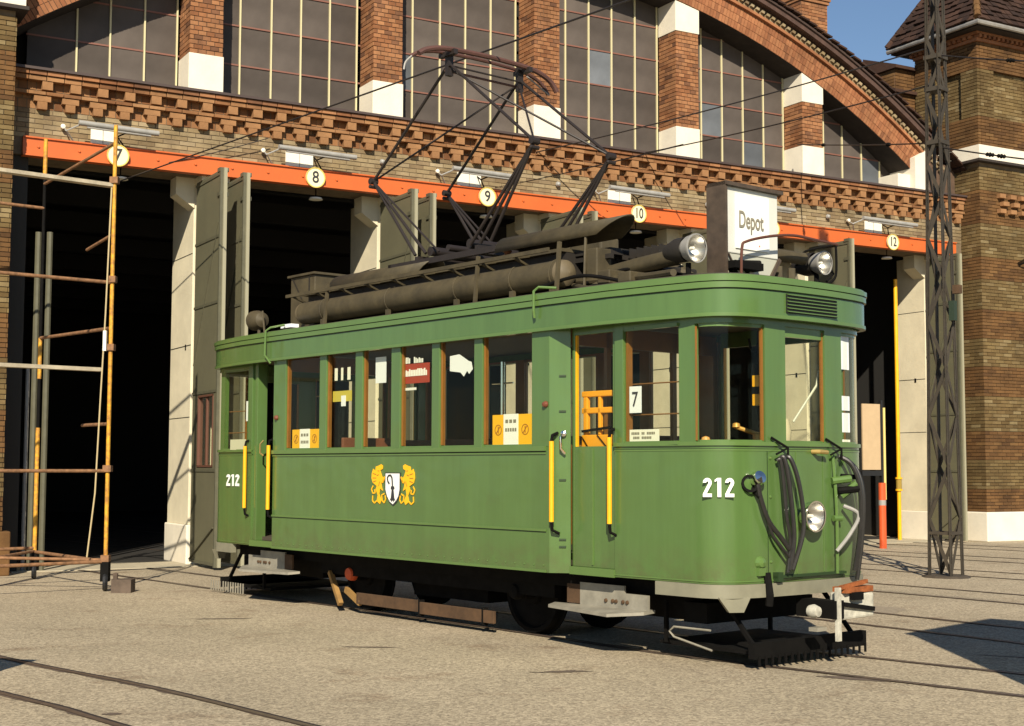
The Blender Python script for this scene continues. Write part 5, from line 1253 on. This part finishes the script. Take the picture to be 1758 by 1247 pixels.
# handrail loop on the roof
tube([(3.75,-.33,3.05),(3.76,-.33,3.30),(3.77,-.28,3.36),(3.78,.0,3.43),(3.78,.3,3.47),(3.76,.62,3.47),(3.72,.98,3.47)], .012, 'roof_rail', mat('rail_redbrown', (.10,.035,.02), .5), res=5)
tube([(3.72,.98,3.47),(3.50,.82,3.42),(3.42,.78,3.30)], .011, 'roof_rail', BLACKD, res=5); tube([(3.72,.96,3.47),(3.7,.98,3.2),(3.66,.9,3.12)], .011, 'roof_rail', BLACKD, res=5)
# destination box
sg = MB(); sg.box(3.42,3.56,-.40,.26,3.32,3.87); D = sg.build('destination_box', mat('sign_white', (.62,.62,.56), .5, var=.06), body, bevel=.008); D.location = (.09,0,-.045)
b = MB(); b.box(3.38,3.585,-.43,-.402,3.02,3.90); b.build('side_plate', SIGNB, D)
b = MB(); b.box(3.38,3.60,-.43,.29,3.87,3.90); b.build('top_plate', SIGNB, D)
b = MB(); b.add([(3.55,-.40,3.318),(3.55,.26,3.318),(3.56,.08,3.05),(3.56,-.18,3.05),(3.53,-.40,3.318),(3.53,.26,3.318),(3.53,.08,3.05),(3.53,-.18,3.05)], [(0,1,2,3),(4,5,6,7),(0,1,5,4),(1,2,6,5),(2,3,7,6),(3,0,4,7)]); b.build('apron', mat('sign_grey', (.42,.42,.35), .6), D)
b = MB(); b.bar((3.57,.27,3.32),(3.57,.08,3.05),.03,.02,up=(1,0,0)); b.bar((3.57,-.38,3.31),(3.57,-.2,3.06),.012,.012,up=(1,0,0)); b.each('apron_edge', SIGNB, D)
b = MB(); b.box(3.562,3.572,-.285,.135,3.365,3.82); b.build('blind', mat('blind_white', (.86,.86,.80), .5), D)
place_text(text_mesh('Depot', .20, .004, INK, squeeze=.60, bold=.002), D, (3.576,-.10,3.60), (0,1,0), 'blind_lettering')
b = MB(); b.box(3.573,3.575,.0,.012,3.40,3.412); b.build('red_mark', REDP, D)

# pantograph (diamond frame)
pg = thing('pantograph', None, None); bpy.data.objects.remove(pg, do_unlink=True)
pb = MB(); pb.box(-.95,1.05,-.52,-.47,3.60,3.66); pb.box(-.95,1.05,.47,.52,3.60,3.66); pb.box(-.95,-.90,-.52,.52,3.60,3.66); pb.box(1.0,1.05,-.52,.52,3.60,3.66); pb.box(-.5,-.44,-.5,.5,3.62,3.70); pb.box(.5,.56,-.5,.5,3.62,3.70)
pan = pb.build('pantograph', PANT, body)
def rod(a, b_, r, name, m=PANT):
    q = MB(); q.tube([a, b_], r, 8); return q.build(name, m, pan, smooth=True)
for s in (-1, 1):
    y = .5*s; rear, frt = Vector((-1.27,y,4.61)), Vector((1.39,y,4.58)); ap = Vector((.03,.47*s,5.60))
    for bx_ in (-.52, -.34): rod(Vector((bx_,y*.95,3.72)), rear, .017, 'lower_arm')
    rod(Vector((-.15,y*.9,3.72)), rear, .011, 'lower_arm')
    for bx_ in (.40,.56,.72): rod(Vector((bx_,y*.95,3.72)), frt, .017, 'lower_arm')
    rod(rear, ap+Vector((-.04,0,0)), .016, 'upper_arm'); rod(frt, ap+Vector((.04,0,0)), .016, 'upper_arm')
    rod(rear, Vector((-.02,-.47*s,5.58)), .011, 'cross_brace') if s == -1 else None
    rod(frt, Vector((.02,-.47*s,5.58)), .011, 'cross_brace')
    for p in (rear, frt):
        q = MB(); q.lathe([(0,-.05),(.035,-.045),(.035,.045),(0,.05)], p, (0,1,0), 12); q.lathe([(0,-.06),(.02,-.05),(.02,.05),(0,.06)], p+Vector((0,0,-.06)), (0,1,0), 10); q.each('knee_joint', PANT, pan)
    q = MB(); q.bar(ap+Vector((0,0,-.10)), ap+Vector((0,0,.16)), .07,.05); q.build('apex_joint', PANT, pan)
    q = MB(); q.lathe([(0,0),(.04,0),(.05,.04),(.03,.08),(.05,.1),(0,.12)], (-.9 if True else 0,.5*s,3.48), (0,0,1), 12); q.lathe([(0,0),(.04,0),(.05,.04),(.03,.08),(.05,.1),(0,.12)], (1.0,.5*s,3.48), (0,0,1), 12); q.each('insulator', mat('porcelain', (.20,.09,.05), .3), pan, smooth=True)
rod(Vector((.0,-.5,5.56)), Vector((.0,.5,5.56)), .013, 'cross_tube', SHOE); rod(Vector((.06,-.5,5.60)), Vector((.06,.5,5.60)), .010, 'cross_tube')
rod(Vector((1.39,-.5,4.58)), Vector((-.02,-.1,5.1)), .004, 'spring_wire') if False else None
for x in (-.3,.35,.0):
    q = MB(); q.tube([(x,-.45,3.74),(x,.45,3.74)], .05 if x else .035, 12); q.build('spring_drum', PANT, pan, smooth=True)
q = MB(); q.tube([(-.35,.1,3.8),(.5,.15,3.85)], .022, 8); q.tube([(.0,.3,3.8),(.9,.35,3.9)], .028, 8); q.each('spring', RUST, pan, smooth=True)
hp = [(.05,-.92,5.63),(.05,-.84,5.68),(.05,-.70,5.725),(.05,-.50,5.75),(.05,0,5.765),(.05,.50,5.75),(.05,.70,5.715),(.05,.84,5.65),(.05,.92,5.56)]
for dx in (-.07, .07):
    q = MB(); q.tube(catmull([(x+dx,y,z) for x, y, z in hp], 4), .028 if dx > 0 else .02, 8); q.build('collector_shoe', SHOE, pan, smooth=True)
q = MB(); q.tube(catmull([(.0,-.92,5.63),(-.02,-.98,5.56),(-.02,-1.0,5.48)], 4), .010, 6); q.tube([(.0,.6,5.70),(.0,.92,5.55)], .009, 6); q.each('horn', CHROME if False else GREYM, pan, smooth=True)
for s in (-1,1):
    q = MB(); q.bar((-.08,.5*s,5.72),(.18,.5*s,5.72),.05,.05); q.build('shoe_spring', PANT, pan)

# unseen box added past the right edge so that its shadow falls into the yard
shadow_caster = thing('shadow_hut', 'added unseen grey shed-like box outside the right edge, casting the dark shadow on the yard', 'shadow_caster', (3.55,6.35,0), R(0))
m = MB(); m.add([(0.06,1.88,0),(1.25,3.15,0),(3.2,1.2,0),(1.6,-.4,0),(0.06,1.88,3.1),(1.25,3.15,3.1),(3.2,1.2,3.1),(1.6,-.4,3.1)], [(0,1,2,3),(4,5,6,7),(0,1,5,4),(1,2,6,5),(2,3,7,6),(3,0,4,7)]); m.build('walls', mat('caster_grey', (.3,.3,.28), .8), shadow_caster)
m = MB(); m.add([(.0,1.88,3.1),(1.25,3.2,3.1),(3.3,1.2,3.1),(1.6,-.5,3.1),(.0,1.88,3.16),(1.25,3.2,3.16),(3.3,1.2,3.16),(1.6,-.5,3.16)], [(0,1,2,3),(4,5,6,7),(0,1,5,4),(1,2,6,5),(2,3,7,6),(3,0,4,7)]); m.build('roof', GREYM, shadow_caster)
for k in range(14):
    q = Vector((0.06,1.88,0)).lerp(Vector((1.25,3.15,0)), (k+.5)/14); m = MB(); m.box(-.055,.055,-.012,.012,.02,3.06); o = m.build('wall_board', PLANK, shadow_caster); o.location = q+Vector((-.012,.012,0)); o.rotation_euler = (0,0,math.atan2(1.27,1.19))
for k in range(24):
    q = Vector((0.06,1.88,0)).lerp(Vector((1.6,-.4,0)), (k+.5)/24); m = MB(); m.box(-.055,.055,-.012,.012,.02,3.06); o = m.build('wall_board', PLANK, shadow_caster); o.location = q+Vector((-.012,-.010,0)); o.rotation_euler = (0,0,math.atan2(-2.28,1.54))
bx0 = thing('shadow_chest', 'added unseen wooden box outside the left edge, put there to cast a shadow', 'shadow_box', (-4.75,8.9,0), R(-8))  # added out of view for the small shadow at the left edge
m = MB(); m.box(-.85,.85,-.6,.6,.06,1.08); m.build('box_body', PLANK, bx0)
m = MB(); m.box(-.9,.9,-.65,.65,1.08,1.15); m.build('lid', PLANK, bx0)
bpy.context.view_layer.update()
